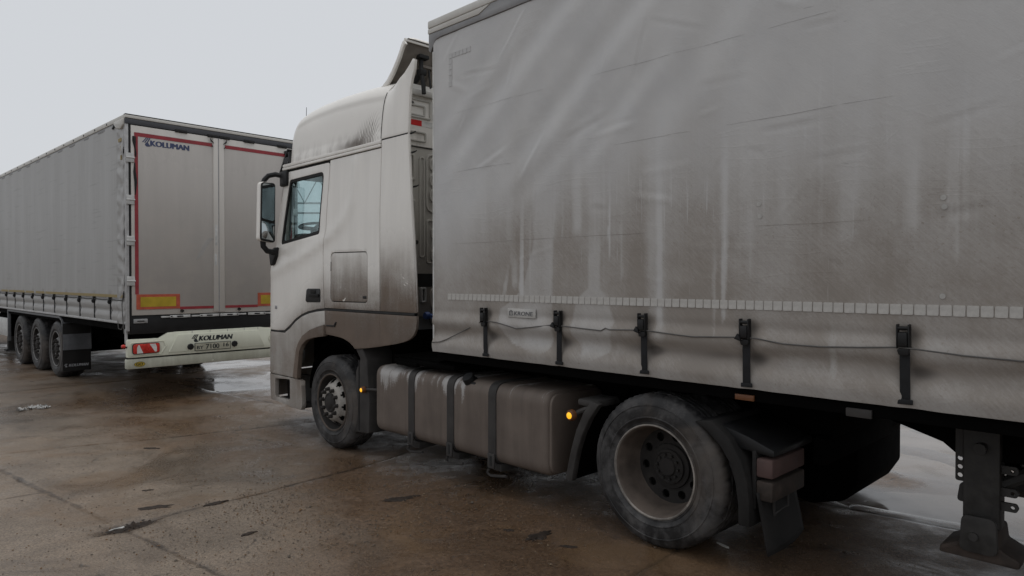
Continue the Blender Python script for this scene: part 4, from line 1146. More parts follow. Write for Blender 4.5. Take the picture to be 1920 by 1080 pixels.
# high roof
RX = [-3.02, -2.99, -2.95, -2.90, -2.80, -2.68, -2.50, -2.28, -1.82, -1.29, -.95, -.855]
RT = [3.16, 3.38, 3.52, 3.605, 3.68, 3.725, 3.762, 3.785, 3.795, 3.775, 3.745, 3.73]
roof = MB()
NA = 56
ang = [PI * (0.5 - 0.5 * math.copysign(abs(math.cos(PI * k / NA)) ** 0.62, math.cos(PI * k / NA))) for k in range(NA + 1)]
def roof_pt(x, a):
    T = float(np.interp(x, RX, RT))
    yi = .020 + (0.40 - math.sqrt(max(0, .16 - (.40 - (x + 3.03)) ** 2)) if x < -2.63 else 0)
    yi = min(yi, .5)
    ca, sa = math.cos(a), math.sin(a)
    y = 1.25 - (1.25 - yi) * math.copysign(abs(ca) ** 0.22, ca)
    z = 3.10 + (T - 3.10) * abs(sa) ** 0.40
    # raised rim round a shallow side field
    side = min(y - yi, 2.5 - yi - y)
    zr = (z - 3.10)
    if side < .3:
        rim = float(sstep(x, -2.72, -2.62)) * float(sstep(zr, .05, .10)) * float(sstep((T - 3.10) - .17 - zr - .02, 0.0, .05))
        s_ = .014 * rim
        y += s_ if y < 1.25 else -s_
    lean = .10 * max(0, zr) ** 1.2
    y += lean if y < 1.25 else -lean
    return (x, y, z)
rx = list(np.linspace(-3.02, -2.6, 16)) + list(np.linspace(-2.55, -.856, 34))
roof.add([roof_pt(x, a) for x in rx for a in ang], [(i * (NA + 1) + j, i * (NA + 1) + j + 1, (i + 1) * (NA + 1) + j + 1, (i + 1) * (NA + 1) + j) for i in range(len(rx) - 1) for j in range(NA)])
roof.add([roof_pt(-.856, a) for a in ang], [tuple(range(NA + 1))])
roof.add([roof_pt(-3.02, a) for a in ang], [tuple(range(NA + 1))[::-1]])
def roof_mat():
    t = NT('roof_paint')
    o = t.tc.outputs['Object']; p = t.xyz()
    base = (0.81, 0.785, 0.74)
    st = t.noise(1.0, 6, 0.6, t.mapping(o, (8, 8, 1.0)))
    low = t.smooth(p[2], 3.32, 3.10)
    k = t.math('MULTIPLY', low, t.smooth(st, 0.40, 0.70))
    # wiped scuff fan near the rear lower edge
    dx = t.math('ADD', p[0], 1.16); dz = t.math('SUBTRACT', p[2], 3.10)
    r = t.math('POWER', t.math('ADD', t.math('POWER', dx, 2.0), t.math('POWER', dz, 2.0)), 0.5)
    w = t.n.new('ShaderNodeTexWave'); w.wave_type = 'RINGS'; w.rings_direction = 'Y'
    t.l.new(t.mapping(o, (1, 1, .45), loc=(.92, 0, -1.40)), w.inputs[0]); w.inputs['Scale'].default_value = 11; w.inputs['Distortion'].default_value = 2.2; w.inputs['Detail'].default_value = 2; w.inputs['Detail Scale'].default_value = 3.0
    area = t.math('MULTIPLY', t.smooth(r, .42, .10), t.smooth(dx, .30, .10))
    area = t.math('MULTIPLY', area, t.smooth(t.math('ADD', dz, t.math('MULTIPLY', dx, -0.55)), .36, .12))
    fan = t.math('MULTIPLY', area, t.smooth(w.outputs['Fac'], 0.58, 0.85))
    left = t.math('MULTIPLY', t.math('MULTIPLY', t.smooth(p[0], -1.9, -1.35), t.smooth(p[0], -1.0, -1.25)), t.smooth(t.math('ADD', dz, t.math('MULTIPLY', t.math('SUBTRACT', st, .5), .28)), .16, .02))
    f = t.math('ADD', t.math('MULTIPLY', k, .45), t.math('MULTIPLY', fan, .95), clamp=True)
    f = t.math('MAXIMUM', f, t.math('MULTIPLY', left, .85))
    hair = t.smooth(t.noise(1, 3, .5, t.mapping(o, (5, 5, 26), (0, -.5, 0), (2, 0, 0)), 1.2), 0.64, 0.70)
    f = t.math('MAXIMUM', f, t.math('MULTIPLY', hair, t.math('MULTIPLY', t.smooth(t.noise(1.3, 2), .5, .62), .25)))
    c = t.mix(f, t.mix(t.smooth(t.noise(1.4, 4), .3, .7), tuple(x * .95 for x in base), base), (0.085, 0.065, 0.050))
    return t.done(c, t.math('ADD', .28, t.math('MULTIPLY', f, .4)), 0, None, 0.4)
roof.build('cab_roof', roof_mat(), TT, smooth=50)

# hinged deflector on the roof: a curved shell seen from underneath
dp = [(-1.19, 3.735), (-1.10, 3.758), (-1.02, 3.805), (-.94, 3.875), (-.87, 3.956), (-.82, 4.02), (-.785, 4.08), (-.755, 4.118), (-.728, 4.128)]
def defl_z(x, z, y):
    e = min(y - .2, 2.3 - y)
    return z - .05 * max(0, 1 - e / .12) ** 2
b = MB()
ys = [.20, .203, .22, .26, .32] + list(np.linspace(.45, 2.05, 10)) + [2.18, 2.24, 2.28, 2.297, 2.30]
ys2 = ys
b.add([(x, y, defl_z(x, z, y)) for y in ys2 for x, z in dp], [(i * len(dp) + j, i * len(dp) + j + 1, (i + 1) * len(dp) + j + 1, (i + 1) * len(dp) + j) for i in range(len(ys2) - 1) for j in range(len(dp) - 1)])
defl = b.build('roof_deflector', [M['cab_paint']], TT, smooth=45, solid=.022)
b = MB()
lip_o = [(x, z - .048) for x, z in dp]; lip_i = [(x + .026, z - .092) for x, z in dp]
for y0, y1 in ((.196, .222), (2.278, 2.304)):
    b.prism(lip_o + lip_i[::-1], 'y', y0, y1, .004)
b.box(-.735, -.715, .2, 2.3, 4.070, 4.100, .006)
link('deflector_rim', b.mesh('deflector_rim', M['cab_paint']), defl)
b = MB()
inn = [(x + .030, z - .030) for x, z in dp[1:]]
b.add([(x, y, z) for y in (.225, 2.275) for x, z in inn], [(j, j + 1, len(inn) + j + 1, len(inn) + j) for j in range(len(inn) - 1)])
for y in (.62, 1.25, 1.88):
    b.prism([(x + .03, z - .03) for x, z in dp[1:]] + [(x + .042, z - .05) for x, z in dp[1:]][::-1], 'y', y, y + .04)
for x, z in (dp[4],): b.box(x + .03, x + .045, .45, 2.05, z - .055, z - .03)
link('deflector_ribs', b.mesh('deflector_ribs', M['defl_in']), defl)
b = MB()
for y in (.46, 2.0):
    b.tube([(-.80, y, 3.98), (-.78, y - .02, 3.85), (-.74, y - .02, 3.70), (-.73, y - .02, 3.60)], .022, 8)
    b.tube([(-.98, y, 3.72), (-.77, y - .02, 3.82)], .030, 8); b.box(-.86, -.74, y - .06, y + .06, 3.96, 4.0, .01); b.box(-.82, -.74, y - .05, y + .03, 3.79, 3.86, .015)
    b.tube([(-.74, y + .05, 3.85), (-.70, y + .04, 3.66)], .010, 6)
    b.build('deflector_strut', M['rubber'], TT); b = MB()

# rear wall of the cab with pressed panels
XR = -.86
b = MB(); b.prism([(.03, 1.36), (2.47, 1.36), (2.47, 3.22), (2.36, 3.50), (2.10, 3.66), (.40, 3.66), (.14, 3.50), (.03, 3.22)], 'x', XR - .03, XR, .006); rw = b.build('rear_wall', M['rear_wall'], TT)
b = MB(); b.box(XR, XR + .05, .30, 2.20, 3.60, 3.665, .015); link('wall_rail', b.mesh('wall_rail', M['rear_wall']), rw)
def press(name, y0, y1, z0, z1, r=.03, depth=.018, mt='rear_wall', w=.022):
    o_ = arc_poly([(y0, z0), (y1, z0), (y1, z1), (y0, z1)], r); i_ = arc_poly([(y0 + w, z0 + w), (y1 - w, z0 + w), (y1 - w, z1 - w), (y0 + w, z1 - w)], max(.004, r - w * .7))
    mb = MB(); mb.prism(o_, 'x', XR, XR + depth, .008, holes=[i_]); link(name, mb.mesh(name, M[mt]), rw)
for q in range(3):
    o = q * .70
    press('pressed_panel', .22 + o, .55 + o, 3.40, 3.52); press('pressed_panel', .22 + o, .56 + o, 3.14, 3.25)
press('pressed_panel', .10, .62, 3.38, 3.58, .02); press('pressed_panel', .64, 1.6, 3.38, 3.58, .02)
for z0, z1 in ((2.74, 3.02), (2.50, 2.56), (2.30, 2.36), (2.10, 2.16), (1.92, 1.97)):
    for y in (.33, 1.4, 2.1): press('pressed_rib', y, y + .09, z0, z1, .04, .02, w=.03)
for z0 in (2.86, 2.70, 2.54): press('pressed_oval', .60, .80, z0, z0 + .14, .06, .02)
press('pressed_panel', .555, .95, 2.43, 3.04, .09, .015)
press('pressed_panel', .47, .545, 1.96, 3.0, .03, .012)
press('pressed_panel', .56, .95, 1.90, 2.36, .03, .015); press('pressed_rib', .62, .78, 2.16, 2.27, .03, .02); press('pressed_rib', .62, .80, 1.93, 2.05, .03, .02)
for za, zb, dx in ((1.665, 1.80, .012), (3.085, 3.094, .006)):
    b = MB(); b.box(XR, XR + dx, .03, 2.47, za, zb); link('wall_band', b.mesh('wall_band', M['black_trim']), rw)
for y, z, r in ((.39, 3.52, .026), (.44, 2.12, .022), (.40, 3.0, .012)):
    b = MB(); b.disc((y, z), r, XR + .004, 16, 'x'); link('grommet', b.mesh('grommet', M['rubber']), rw)
press('vent_frame', .60, .86, 1.42, 1.66, .08, .03); press('wall_bracket', .47, .54, 1.50, 1.66, .02, .04, 'steel')
b = MB(); b.box(XR, XR + .008, .63, .83, 1.42, 1.63); link('vent_opening', b.mesh('vent_opening', M['rubber']), rw)
for i in range(7):
    b = MB(); y0 = .355 + i * .152 - .152 * 0
    b.box(XR + .001, XR + .006, y0, y0 + .150, 3.305, 3.362); link('reflector_strip', b.mesh('reflector_strip', M['red_bright' if i % 2 == 0 else 'white_reflector']), rw)

# cab inside
b = MB(); b.box(-3.30, -.92, .08, 2.42, 1.22, 1.30); b.box(-.95, -.90, .05, 2.45, 1.3, 3.05); b.box(-1.75, -.95, .06, 2.44, 3.04, 3.08); b.box(-3.0, -1.75, .06, 2.44, 3.08, 3.10)
b.build('cab_lining', M['interior'], TT)
b = MB(); b.prism(arc_poly([(-3.30, 1.3), (-2.95, 1.3), (-2.86, 1.95), (-2.95, 2.10), (-3.22, 2.12)], .05), 'y', .10, 2.4, .01)
b.box(-2.98, -2.72, .95, 1.5, 1.5, 2.15, .03)
b.build('dashboard', M['interior_dark'], TT)
b = MB(); ctr = Vector((-2.86, .38, 2.39)); R_ = Matrix.Rotation(math.radians(-9), 3, 'Y')
b.tube([ctr + R_ @ Vector((.17 * math.cos(2 * PI * k / 28), .17 * math.sin(2 * PI * k / 28), 0)) for k in range(28)], .016, 8, closed=True)
for a in (0, 2.1, 4.2): b.tube([ctr + R_ @ Vector((.16 * math.cos(a), .16 * math.sin(a), 0)), ctr + R_ @ Vector((0, 0, -.03))], .018, 6)
b.tube([ctr + R_ @ Vector((0, 0, -.02)), ctr + R_ @ Vector((-.02, 0, -.45))], .045, 8); b.box(-3.12, -2.86, .24, .70, 1.95, 2.30, .03)
b.build('steering_wheel', M['interior_dark'], TT)
for y in (.38, 1.62):
    b = MB(); b.box(-2.25, -1.72, y, y + .5, 1.55, 1.80, .06); b.prism(arc_poly([(-1.85, 1.78), (-1.70, 1.78), (-1.56, 2.48), (-1.68, 2.50)], .05), 'y', y + .02, y + .48, .04)
    b.box(-1.66, -1.55, y + .12, y + .38, 2.50, 2.70, .04); b.box(-2.1, -1.8, y + .1, y + .4, 1.3, 1.56)
    b.build('seat', M['interior_dark'], TT)

# sun visor, mirror, antenna
b = MB(); b.prism(arc_poly([(-3.16, 2.985), (-3.13, 2.975), (-2.885, 3.285), (-2.91, 3.30)], .01), 'y', .06, 2.44, .008)
for y in (.06, .8, 1.7, 2.40):
    b.box(-3.0, -2.84, y, y + .035, 3.06, 3.20, .008); b.tube([(-2.87, y + .01, 3.25), (-2.82, y + .01, 3.12), (-2.9, y + .01, 3.02)], .02, 6)
b.build('sun_visor', M['black_trim'], TT)
def mirror(far):
    s = -1 if far else 1; y0 = 2.5 if far else 0
    V = lambda x, y, z: (x, y0 + s * y, z)
    bx = lambda mb, xa, xb, ya, yb, za, zb, r=0: mb.box(xa, xb, min(y0 + s * ya, y0 + s * yb), max(y0 + s * ya, y0 + s * yb), za, zb, r)
    b = MB()
    prof = arc_poly([(-.268, 2.20), (-.250, 2.885), (-.066, 2.885), (-.074, 2.165)], .045)
    b.prism([(y0 + s * y, z) for y, z in prof], 'x', -3.055, -2.952, .025, 3)
    h = b.build('side_mirror', M['cab_paint'], TT)
    b = MB(); rim = [(y0 + s * y, z) for y, z in arc_poly([(-.258, 2.195), (-.243, 2.878), (-.068, 2.878), (-.076, 2.17)], .04)]
    b.prism(rim, 'x', -2.953, -2.942, .003); link('mirror_surround', b.mesh('mirror_surround', M['rubber']), h)
    b = MB(); b.prism([(y0 + s * y, z) for y, z in arc_poly([(-.236, 2.455), (-.228, 2.862), (-.080, 2.862), (-.086, 2.425)], .03)], 'x', -2.942, -2.938)
    link('mirror_glass', b.mesh('mirror_glass', M['mirror'], 0), h)
    b = MB()
    def cv(u, v):
        y = -.240 + .152 * u; z = 2.195 + .20 * v + (.028 * (1 - u))
        return V(-2.936 + .028 * (1 - ((u - .5) * 2) ** 2) * (1 - ((v - .5) * 2) ** 2), y, z)
    b.grid(cv, 12, 12, flip=far); link('wide_angle_glass', b.mesh('wide_angle_glass', M['mirror'], 60), h)
    b = MB(); b.tube([V(-2.90, .02, 2.965), V(-2.96, -.06, 2.985), V(-3.0, -.13, 2.965), V(-3.01, -.175, 2.91), V(-3.015, -.19, 2.85)], .030, 8); bx(b, -2.95, -2.78, -.02, .05, 2.84, 3.02, .02)
    link('mirror_arm', b.mesh('mirror_arm', M['black_trim']), h); b = MB()
    b.tube([V(-3.02, -.19, 2.20), V(-3.02, -.185, 2.13), V(-3.02, -.14, 2.08), V(-3.03, -.06, 2.065), V(-3.06, .02, 2.065)], .034, 8)
    b.prism([(x, z) for x, z in arc_poly([(-3.18, 2.085), (-2.99, 2.135), (-3.01, 2.02), (-3.08, 1.92), (-3.14, 1.90)], .03)], 'y', min(y0 - s * .05, y0 + s * .06), max(y0 - s * .05, y0 + s * .06), .012)
    link('mirror_arm', b.mesh('mirror_arm', M['black_trim']), h)
mirror(False); mirror(True)
b = MB(); b.tube([(-2.80, .25, 3.45), (-2.795, .25, 3.62), (-2.785, .25, 3.80)], [.006, .004, .003], 5); b.build('antenna', M['black_trim'], TT)

# running gear
RAD = .5
wheel(TT, -1.775, -.005, .425, T_FRONT, R_FRONT, spin=.3)
wheel(TT, -1.775, 2.505, .425, T_FRONT, R_FRONT, spin=.9, far=True)
wheel(TT, 2.285, -.01, .495, T_DRIVE, R_DRIVE, nuts=0, spin=.1, dual=True)
wheel(TT, 2.285, 2.51, .495, T_DRIVE, R_DRIVE, nuts=0, spin=.7, dual=True, far=True)
b = MB()
for y in (.83, 1.61): b.box(-3.1, 3.1, y, y + .08, .72, .98, .008)
for x in (-.6, .8, 1.6, 2.9): b.box(x, x + .1, .9, 1.62, .75, .95)
b.box(-3.2, -.95, .55, 1.95, .52, 1.18, .03); b.box(-2.6, -1.0, .35, 2.15, 1.0, 1.22); b.box(-1.15, 1.5, .9, 1.6, .45, .72, .02)
b.tube([(-1.775, .3, .42), (-1.775, 2.2, .42)], .07, 8); b.tube([(2.285, .3, .495), (2.285, 2.2, .495)], .11, 10); b.lathe([(.0001, -.22), (.24, -.15), (.26, 0), (.24, .15), (.0001, .22)], (2.3, 1.25, .5), 16)
b.box(1.5, 3.15, .72, 1.78, .74, 1.0)
b.box(-1.02, -.95, .25, 2.25, .5, 1.3); b.box(-.95, 1.6, .66, .9, .28, .95)  # plates behind the tank are added to block light under the truck
b.box(-.7, .2, .05, 2.45, .94, .985, .01)
b.build('chassis', M['black'], TT)
b = MB()
b.grid(lambda u, v: (-1.775 + .60 * math.cos(PI * (0.02 + .98 * u)), .06 + .62 * v, .50 + .585 * math.sin(PI * (0.02 + .98 * u))), 24, 2)
b.grid(lambda u, v: (-1.775 + .60 * math.cos(PI * (0.02 + .98 * u)), 1.82 + .62 * v, .50 + .585 * math.sin(PI * (0.02 + .98 * u))), 24, 2)
b.box(-2.6, -1.1, .64, .66, .3, 1.2)
b.build('wheel_arch_liner', M['black'], TT)
b = MB(); b.prism(arc_poly([(1.75, 1.0), (2.9, 1.0), (3.05, .96), (3.05, .985), (2.9, 1.04), (1.75, 1.04)], 0), 'y', .78, 1.72, .01); b.build('fifth_wheel', M['rust'], TT)
b = MB(); b.box(-.78, -.05, .10, .70, .985, 1.005, .004); b.box(-.62, -.30, .02, .06, .93, .965, .004); b.build('catwalk', M['black'], TT)
# air lines between tractor and trailer
b = MB()
for k in range(3):
    pts = []
    for i in range(26):
        u = i / 25
        pts.append((-.80 + .74 * u, .55 + .12 * k, 1.34 - .16 * math.sin(PI * u) + .02 * math.sin(60 * u)))
    b.tube(pts, .013, 6)
b.build('air_line', M['rubber'], TT)
b = MB(); b.lathe([(.0001, -.03), (.032, -.03), (.040, -.015), (.040, .015), (.022, .03), (.018, .06), (.0001, .06)], (-.80, .53, 1.37), 14); b.tube([(-.80, .55, 1.36), (-.78, .60, 1.30), (-.74, .62, 1.24)], .02, 6)
b.build('air_coupling', M['blue_cap'], TT)

# mud guards of the front wheel
for y0, y1 in ((.02, .62), (1.88, 2.48)):
    b = MB(); b.prism(arc_poly([(-1.395, .165), (-1.10, .19), (-1.085, .50), (-1.13, .93), (-1.22, 1.06), (-1.35, 1.04), (-1.25, .93), (-1.335, .80), (-1.36, .50)], .02), 'y', y0, y1, .012)
    b.build('front_mudguard', M['mud_plastic'], TT)
    b = MB(); b.box(-1.28, -1.26, y0 - .003, y0 + .003, .2, .92); b.build('mudguard_rib', M['mud_plastic_dark'], TT)
# marker lamps, lit
def marker(x, y, z, r, arm):
    b = MB(); b.lathe([(.0001, -.030), (r * .8, -.028), (r, -.015), (r, .010)], (x, y, z), 16)
    lp = b.build('marker_lamp', M['amber'], TT)
    b = MB(); b.lathe([(.0001, -.036), (r * .42, -.034), (r * .60, -.029), (r * .62, -.02)], (x, y, z), 12); link('lit_lens', b.mesh('lit_lens', M['glow_amber']), lp)
    b = MB(); b.tube(arm, r * .45, 8); link('lamp_arm', b.mesh('lamp_arm', M['mud_plastic']), lp)
marker(-1.143, -.01, .632, .034, [(-1.143, .005, .632), (-1.08, .02, .638), (-.90, .05, .648)])
marker(1.605, -.02, .768, .040, [(1.605, 0, .768), (1.66, .02, .80), (1.72, .05, .83)])

# fuel tank with its straps
def rrect(y0, y1, z0, z1, r): return arc_poly([(y0, z0), (y1, z0), (y1, z1), (y0, z1)], r, 7)
def tank(y0, nm):
    b = MB(); b.prism(rrect(y0, y0 + .66, .245, .895, .11), 'x', -.965, 1.335, .035, 3)
    b.prism(rrect(y0 + .02, y0 + .64, .265, .875, .10), 'x', 1.33, 1.362, .015, 2)
    tk = b.build('fuel_tank', M['tank'], TT)
    for x in (-.363, .203, .735):
        b = MB(); b.prism(rrect(y0 - .010, y0 + .67, .235, .905, .118), 'x', x - .045, x + .045, .004)
        b.box(x - .04, x + .04, y0 - .022, y0 - .008, .21, .33, .004)
        s_ = link('tank_strap', b.mesh('tank_strap', M['mud_plastic']), tk)
        b = MB(); b.box(x - .012, x + .012, y0 - .0245, y0 - .02, .232, .312)
        link('strap_slot', b.mesh('strap_slot', M['rubber']), tk)
        b = MB(); b.box(x - .05, x + .05, y0 + .05, y0 + .7, .175, .235, .006); b.tube([(x - .03, y0 - .01, .20), (x - .05, y0 - .01, .165), (x - .02, y0, .145), (x + .06, y0 + .02, .15), (x + .14, y0 + .02, .165)], .012, 6)
        link('tank_bracket', b.mesh('tank_bracket', M['mud_plastic']), tk)
    b = MB(); b.lathe([(.0001, -.055), (.05, -.055), (.055, -.03), (.055, .0), (.065, .01), (.065, .03)], (0, 0, 0), 20)
    Rx = Matrix.Rotation(math.radians(-52), 3, 'X')
    b.v = [tuple(Rx @ Vector(p) + Vector((.40, y0 + .055, .875))) for p in b.v]
    b.box(.42, .50, y0 + .02, y0 + .06, .83, .875, .01)
    link('filler_cap', b.mesh('filler_cap', M['black_trim']), tk)
tank(.015, ''); tank(1.83, '')

# guards round the drive wheels
for y0, y1 in ((-.005, .60), (1.90, 2.505)):
    b = MB(); b.prism([(1.765, .885), (1.70, .80), (1.63, .66), (1.585, .52), (1.555, .40), (1.530, .28), (1.59, .283), (1.615, .40), (1.645, .52), (1.69, .64), (1.755, .76), (1.835, .868)], 'y', y0 if y0 < 1 else y1 - .06, y0 + .06 if y0 < 1 else y1, .008)
    b.box(1.62, 1.80, y0 + .03, y0 + .30, .835, .885, .015)
    b.build('wheel_guard', M['mud_plastic'], TT)
    b = MB(); b.prism([(1.765, .885), (1.63, .66), (1.555, .40), (1.530, .28), (1.56, .28), (1.60, .42), (1.67, .64), (1.80, .868)], 'y', y0 + .062, y1 - .062); b.build('guard_liner', M['black'], TT)  # inner side of the same guard, coloured black as shade behind the lip
    b = MB(); b.prism([(2.58, .868), (2.66, .825), (2.75, .745), (2.815, .655), (2.85, .54), (2.868, .42), (2.87, .30), (2.94, .295), (2.94, .44), (2.925, .56), (2.885, .68), (2.81, .80), (2.70, .885)], 'y', y0, y1, .008)
    b.box(2.93, 2.955, y0 + .05, y1 - .02, .40, .74, .006)
    b.build('wheel_guard', M['mud_plastic_dark'], TT)
    b = MB(); b.prism([(2.71, .868), (2.84, .735), (3.06, .715), (3.06, .755), (2.90, .815)], 'y', y0 + .06, y1, .012); b.build('guard_top', M['black_trim'], TT)
    yl = y0 + .05 if y0 < 1 else y1 - .50
    for z0, z1, mt in ((.590, .700, 'red_lens_dirty'), (.455, .570, 'rust')) if y0 < 1 else ():
        b = MB(); b.box(2.955, 3.055, yl, yl + .45, z0, z1, .012); b.build('tail_lamp', M[mt], TT)
    fl = MB()
    pts = [(yl - .02, .50), (yl + .47, .50), (yl + .50, .175), (yl + .02, .135)]
    if y0 > 1: pts = [(1.42, .78), (2.49, .78), (2.47, .07), (1.55, .06)]
    def fp(u, v):
        a = [pts[0][k] * (1 - u) + pts[1][k] * u for k in (0, 1)]; c = [pts[3][k] * (1 - u) + pts[2][k] * u for k in (0, 1)]
        q = [a[k] * (1 - v) + c[k] * v for k in (0, 1)]
        return (2.965 + .05 * v + .03 * math.sin(3 * u) * v, q[0], q[1])
    if y0 < 1: fl.grid(fp, 10, 8); fl.build('mud_flap', M['mud_plastic_dark'], TT, solid=.012)
    else: fl.prism(arc_poly([(2.50, .86), (3.12, .86), (3.124, .62), (3.045, .56), (3.045, .28), (2.95, .12), (2.70, .05), (2.55, .08)], [.02, .04, .04, .03, .08, .10, .06, .02]), 'y', 1.45, 2.44, .03); fl.build('mud_flap', M['black'], TT)
    if y0 > 1: continue
    fr_ = MB(); fr_.prism([(yl + .12, .34), (yl + .33, .35), (yl + .33, .455), (yl + .12, .445)], 'x', 2.998, 3.010, .002, holes=[[(yl + .14, .36), (yl + .31, .37), (yl + .31, .435), (yl + .14, .425)]])
    fr_.build('plate_holder', M['mud_plastic'], TT)
b = MB(); b.box(3.06, 3.14, .6, 1.9, .58, .75, .01); b.build('rear_crossmember', M['black'], TT)


# ---------------------------------------------------------------- far semi-trailer (rear face x = 0, near side plane y = 0, +y inwards, body towards -x)
ROT_A = math.radians(-43.264)
TA = thing('semi_trailer', 'grey curtain-sided semi-trailer at the left, its red-framed rear doors facing us', 'semi-trailer', (-5.254, 9.302, 0.0), ROT_A, (-6.8, 1.275, .03))
offA = FR[TA.name]['off']
WA = 2.55
xs2 = np.concatenate([np.linspace(-13.6, -8.6, 90), np.arange(-8.55, -.50, .035), np.arange(-.50, -.035, .012)])
zs2 = np.concatenate([np.arange(1.155, 1.60, .018), np.linspace(1.60, 3.90, 76)])
XA, ZA = np.meshgrid(xs2, zs2, indexing='ij')
SA = [-.655 - .742 * i for i in range(18)]
YA = 0.004 * vn(XA * .7, ZA * .6, 20.0) + 0.0016 * vn(XA * 4, ZA * 1.2, 21.0)
for i in range(19):
    px = -.29 - .73 * i
    YA += -0.0016 * np.exp(-((XA - px) / .035) ** 2) + -.0006 * np.sin((XA - px) / .73 * PI) ** 2
lowa = sstep(ZA, 1.60, 1.46)
YA += lowa * (0.012 * np.exp(-((ZA - 1.30) / .02) ** 2) - .010 * np.exp(-((ZA - 1.38) / .04) ** 2) - .010 * np.exp(-((ZA - 1.22) / .04) ** 2) + .012 * np.exp(-((ZA - 1.455) / .02) ** 2))
for sx in SA: YA += lowa * .020 * np.exp(-((XA - sx) / .06) ** 2)
# slack, crumpled rear edge of the curtain
ed_ = sstep(XA, -.34, -.27)
YA += ed_ * (.024 * vn(XA * 5, ZA * 5.5, 33.0) + .010 * vn(XA * 9 + ZA * 5, ZA * 12, 34.0) + .006 * np.sin(ZA * 34 + XA * 16 + 3 * vn(XA * 0, ZA * 2.2, 3.0)) - .008)
YA -= .014 * np.exp(-((XA + .335) / .02) ** 2)
YA += sstep(XA, -.06, -.036) * .02
mea = bpy.data.meshes.new('curtain')
nza = len(zs2)
ii, jj = np.meshgrid(np.arange(len(xs2) - 1), np.arange(nza - 1), indexing='ij')
a_ = (ii * nza + jj).ravel(); b_ = ((ii + 1) * nza + jj).ravel()
mea.from_pydata(np.stack([XA, YA, ZA], -1).reshape(-1, 3).tolist(), [], np.stack([a_, b_, b_ + 1, a_ + 1], -1).tolist())
mea.polygons.foreach_set('use_smooth', [True] * len(mea.polygons))
def curtain_a_mat():
    t = NT('far_curtain_pvc'); o = t.tc.outputs['Object']; p = t.xyz()
    bl = t.noise(1.6, 6, .6, t.mapping(o, (1, 1, .45))); ver = t.noise(1, 5, .6, t.mapping(o, (16, 16, .8)))
    grad = t.smooth(p[2], 3.6, 1.3, .05, .55)
    f = t.math('ADD', grad, t.math('MULTIPLY', t.math('ADD', t.math('SUBTRACT', bl, .5), t.math('SUBTRACT', ver, .5)), .7), clamp=True)
    hor = t.smooth(t.noise(1, 4, .5, t.mapping(o, (1.2, 1, 22))), .60, .68)
    c = t.mix(f, (0.400, 0.400, 0.396), (0.275, 0.268, 0.257))
    c = t.mix(t.math('MULTIPLY', hor, .18), c, (0.12, .12, .118))
    return t.done(c, .55, 0, t.bump(t.math('ADD', t.noise(30, 4), t.math('MULTIPLY', hor, .4)), .15, .006), .35)
mea.materials.append(curtain_a_mat())
link('curtain', mea, TA)
for x0, x1, z in ((-8.6, -.36, 1.508), (-.24, -.08, 1.508)):
    b = MB(); b.box(x0, x1, -.010, .0, z - .02, z + .02); b.build('yellow_stripe', M['yellow_tape'], TA)
for x0, x1, z0, z1 in ((-.22, -.09, 3.63, 3.675), (-.135, -.10, 3.50, 3.57), (-.135, -.10, 3.38, 3.44)):
    b = MB(); b.box(x0, x1, -.024, -.012, z0, z1); b.build('yellow_mark', M['yellow_tape'], TA)
# straps, rail, cord
b = MB(); b.box(-.016, .016, -.016, -.008, 1.165, 1.40); wa = b.mesh('strap', M['strap_web'])
b = MB(); b.box(-.024, .024, -.040, -.006, 1.385, 1.485, .005); b.box(-.014, .014, -.05, -.03, 1.40, 1.44, .004); ba = b.mesh('buckle', M['black_trim'])
for sx in SA[:13]:
    o = link('strap', wa, TA, Vector((sx, .006, random.uniform(-.004, .004))) - offA); link('buckle', ba, o)
b = MB(); b.tube([(x, -.012 - .004 * math.cos((x + .655) / .742 * 2 * PI), 1.455 - .006 * math.sin((x + .655) / .742 * PI) ** 2) for x in np.linspace(-9, -.1, 180)] + [(-.06, -.02, 1.50), (-.04, -.02, 1.58)], .006, 5); b.build('tilt_cord', M['rubber'], TA)
b = MB(); b.box(-13.6, -.02, -.012, .03, 1.125, 1.158, .005); b.build('side_rail', M['post_grey'], TA)
b = MB(); b.tube([(-.30, -.02, 1.17), (-.24, -.03, 1.06), (-.15, -.02, 1.05), (-.10, 0, 1.14)], .005, 5); b.tube([(-.06, -.02, 1.56), (-.09, -.03, 1.40), (-.07, -.03, 1.25), (-.05, -.02, 1.0)], .006, 5); b.build('loose_cord', M['cord'], TA)
# body
b = MB(); b.box(-13.6, -.02, .02, WA - .02, 1.03, 1.122); b.build('floor', M['black'], TA)
b = MB(); b.box(-13.6, -.05, WA - .02, WA, 1.15, 3.95); b.box(-13.62, -13.58, .02, WA - .02, 1.1, 3.95); b.build('far_curtain', M['flap_grey'], TA)
b = MB(); b.box(-13.6, -.02, .06, WA - .06, 3.955, 3.975); b.build('roof', M['cream_rail'], TA)
b = MB(); b.box(-13.6, -.015, -.010, .07, 3.925, 3.992, .010); rr = b.build('roof_rail', M['cream_rail'], TA)
b = MB(); b.box(-13.6, -.40, -.004, .03, 3.875, 3.921, .004); b.build('rail_flap', M['flap_grey'], TA)
b = MB(); b.prism(arc_poly([(-.44, 3.93), (-.02, 3.935), (-.02, 3.845), (-.13, 3.80), (-.30, 3.83)], .03), 'y', -.03, .02, .012); b.build('rail_cap', M['cream_rail'], TA)
b = MB(); b.prism(arc_poly([(-.50, 3.86), (-.37, 3.925), (-.34, 3.90), (-.48, 3.845)], .008), 'y', -.022, .0); b.build('rail_hook', M['rubber'], TA)
rv = MB().box(-.014, .014, -.016, -.008, 3.945, 3.972, .004).mesh('rail_rivet', M['rubber'])
for i in range(16): link('rail_rivet', rv, rr, (-.75 - .55 * i, 0, 0))
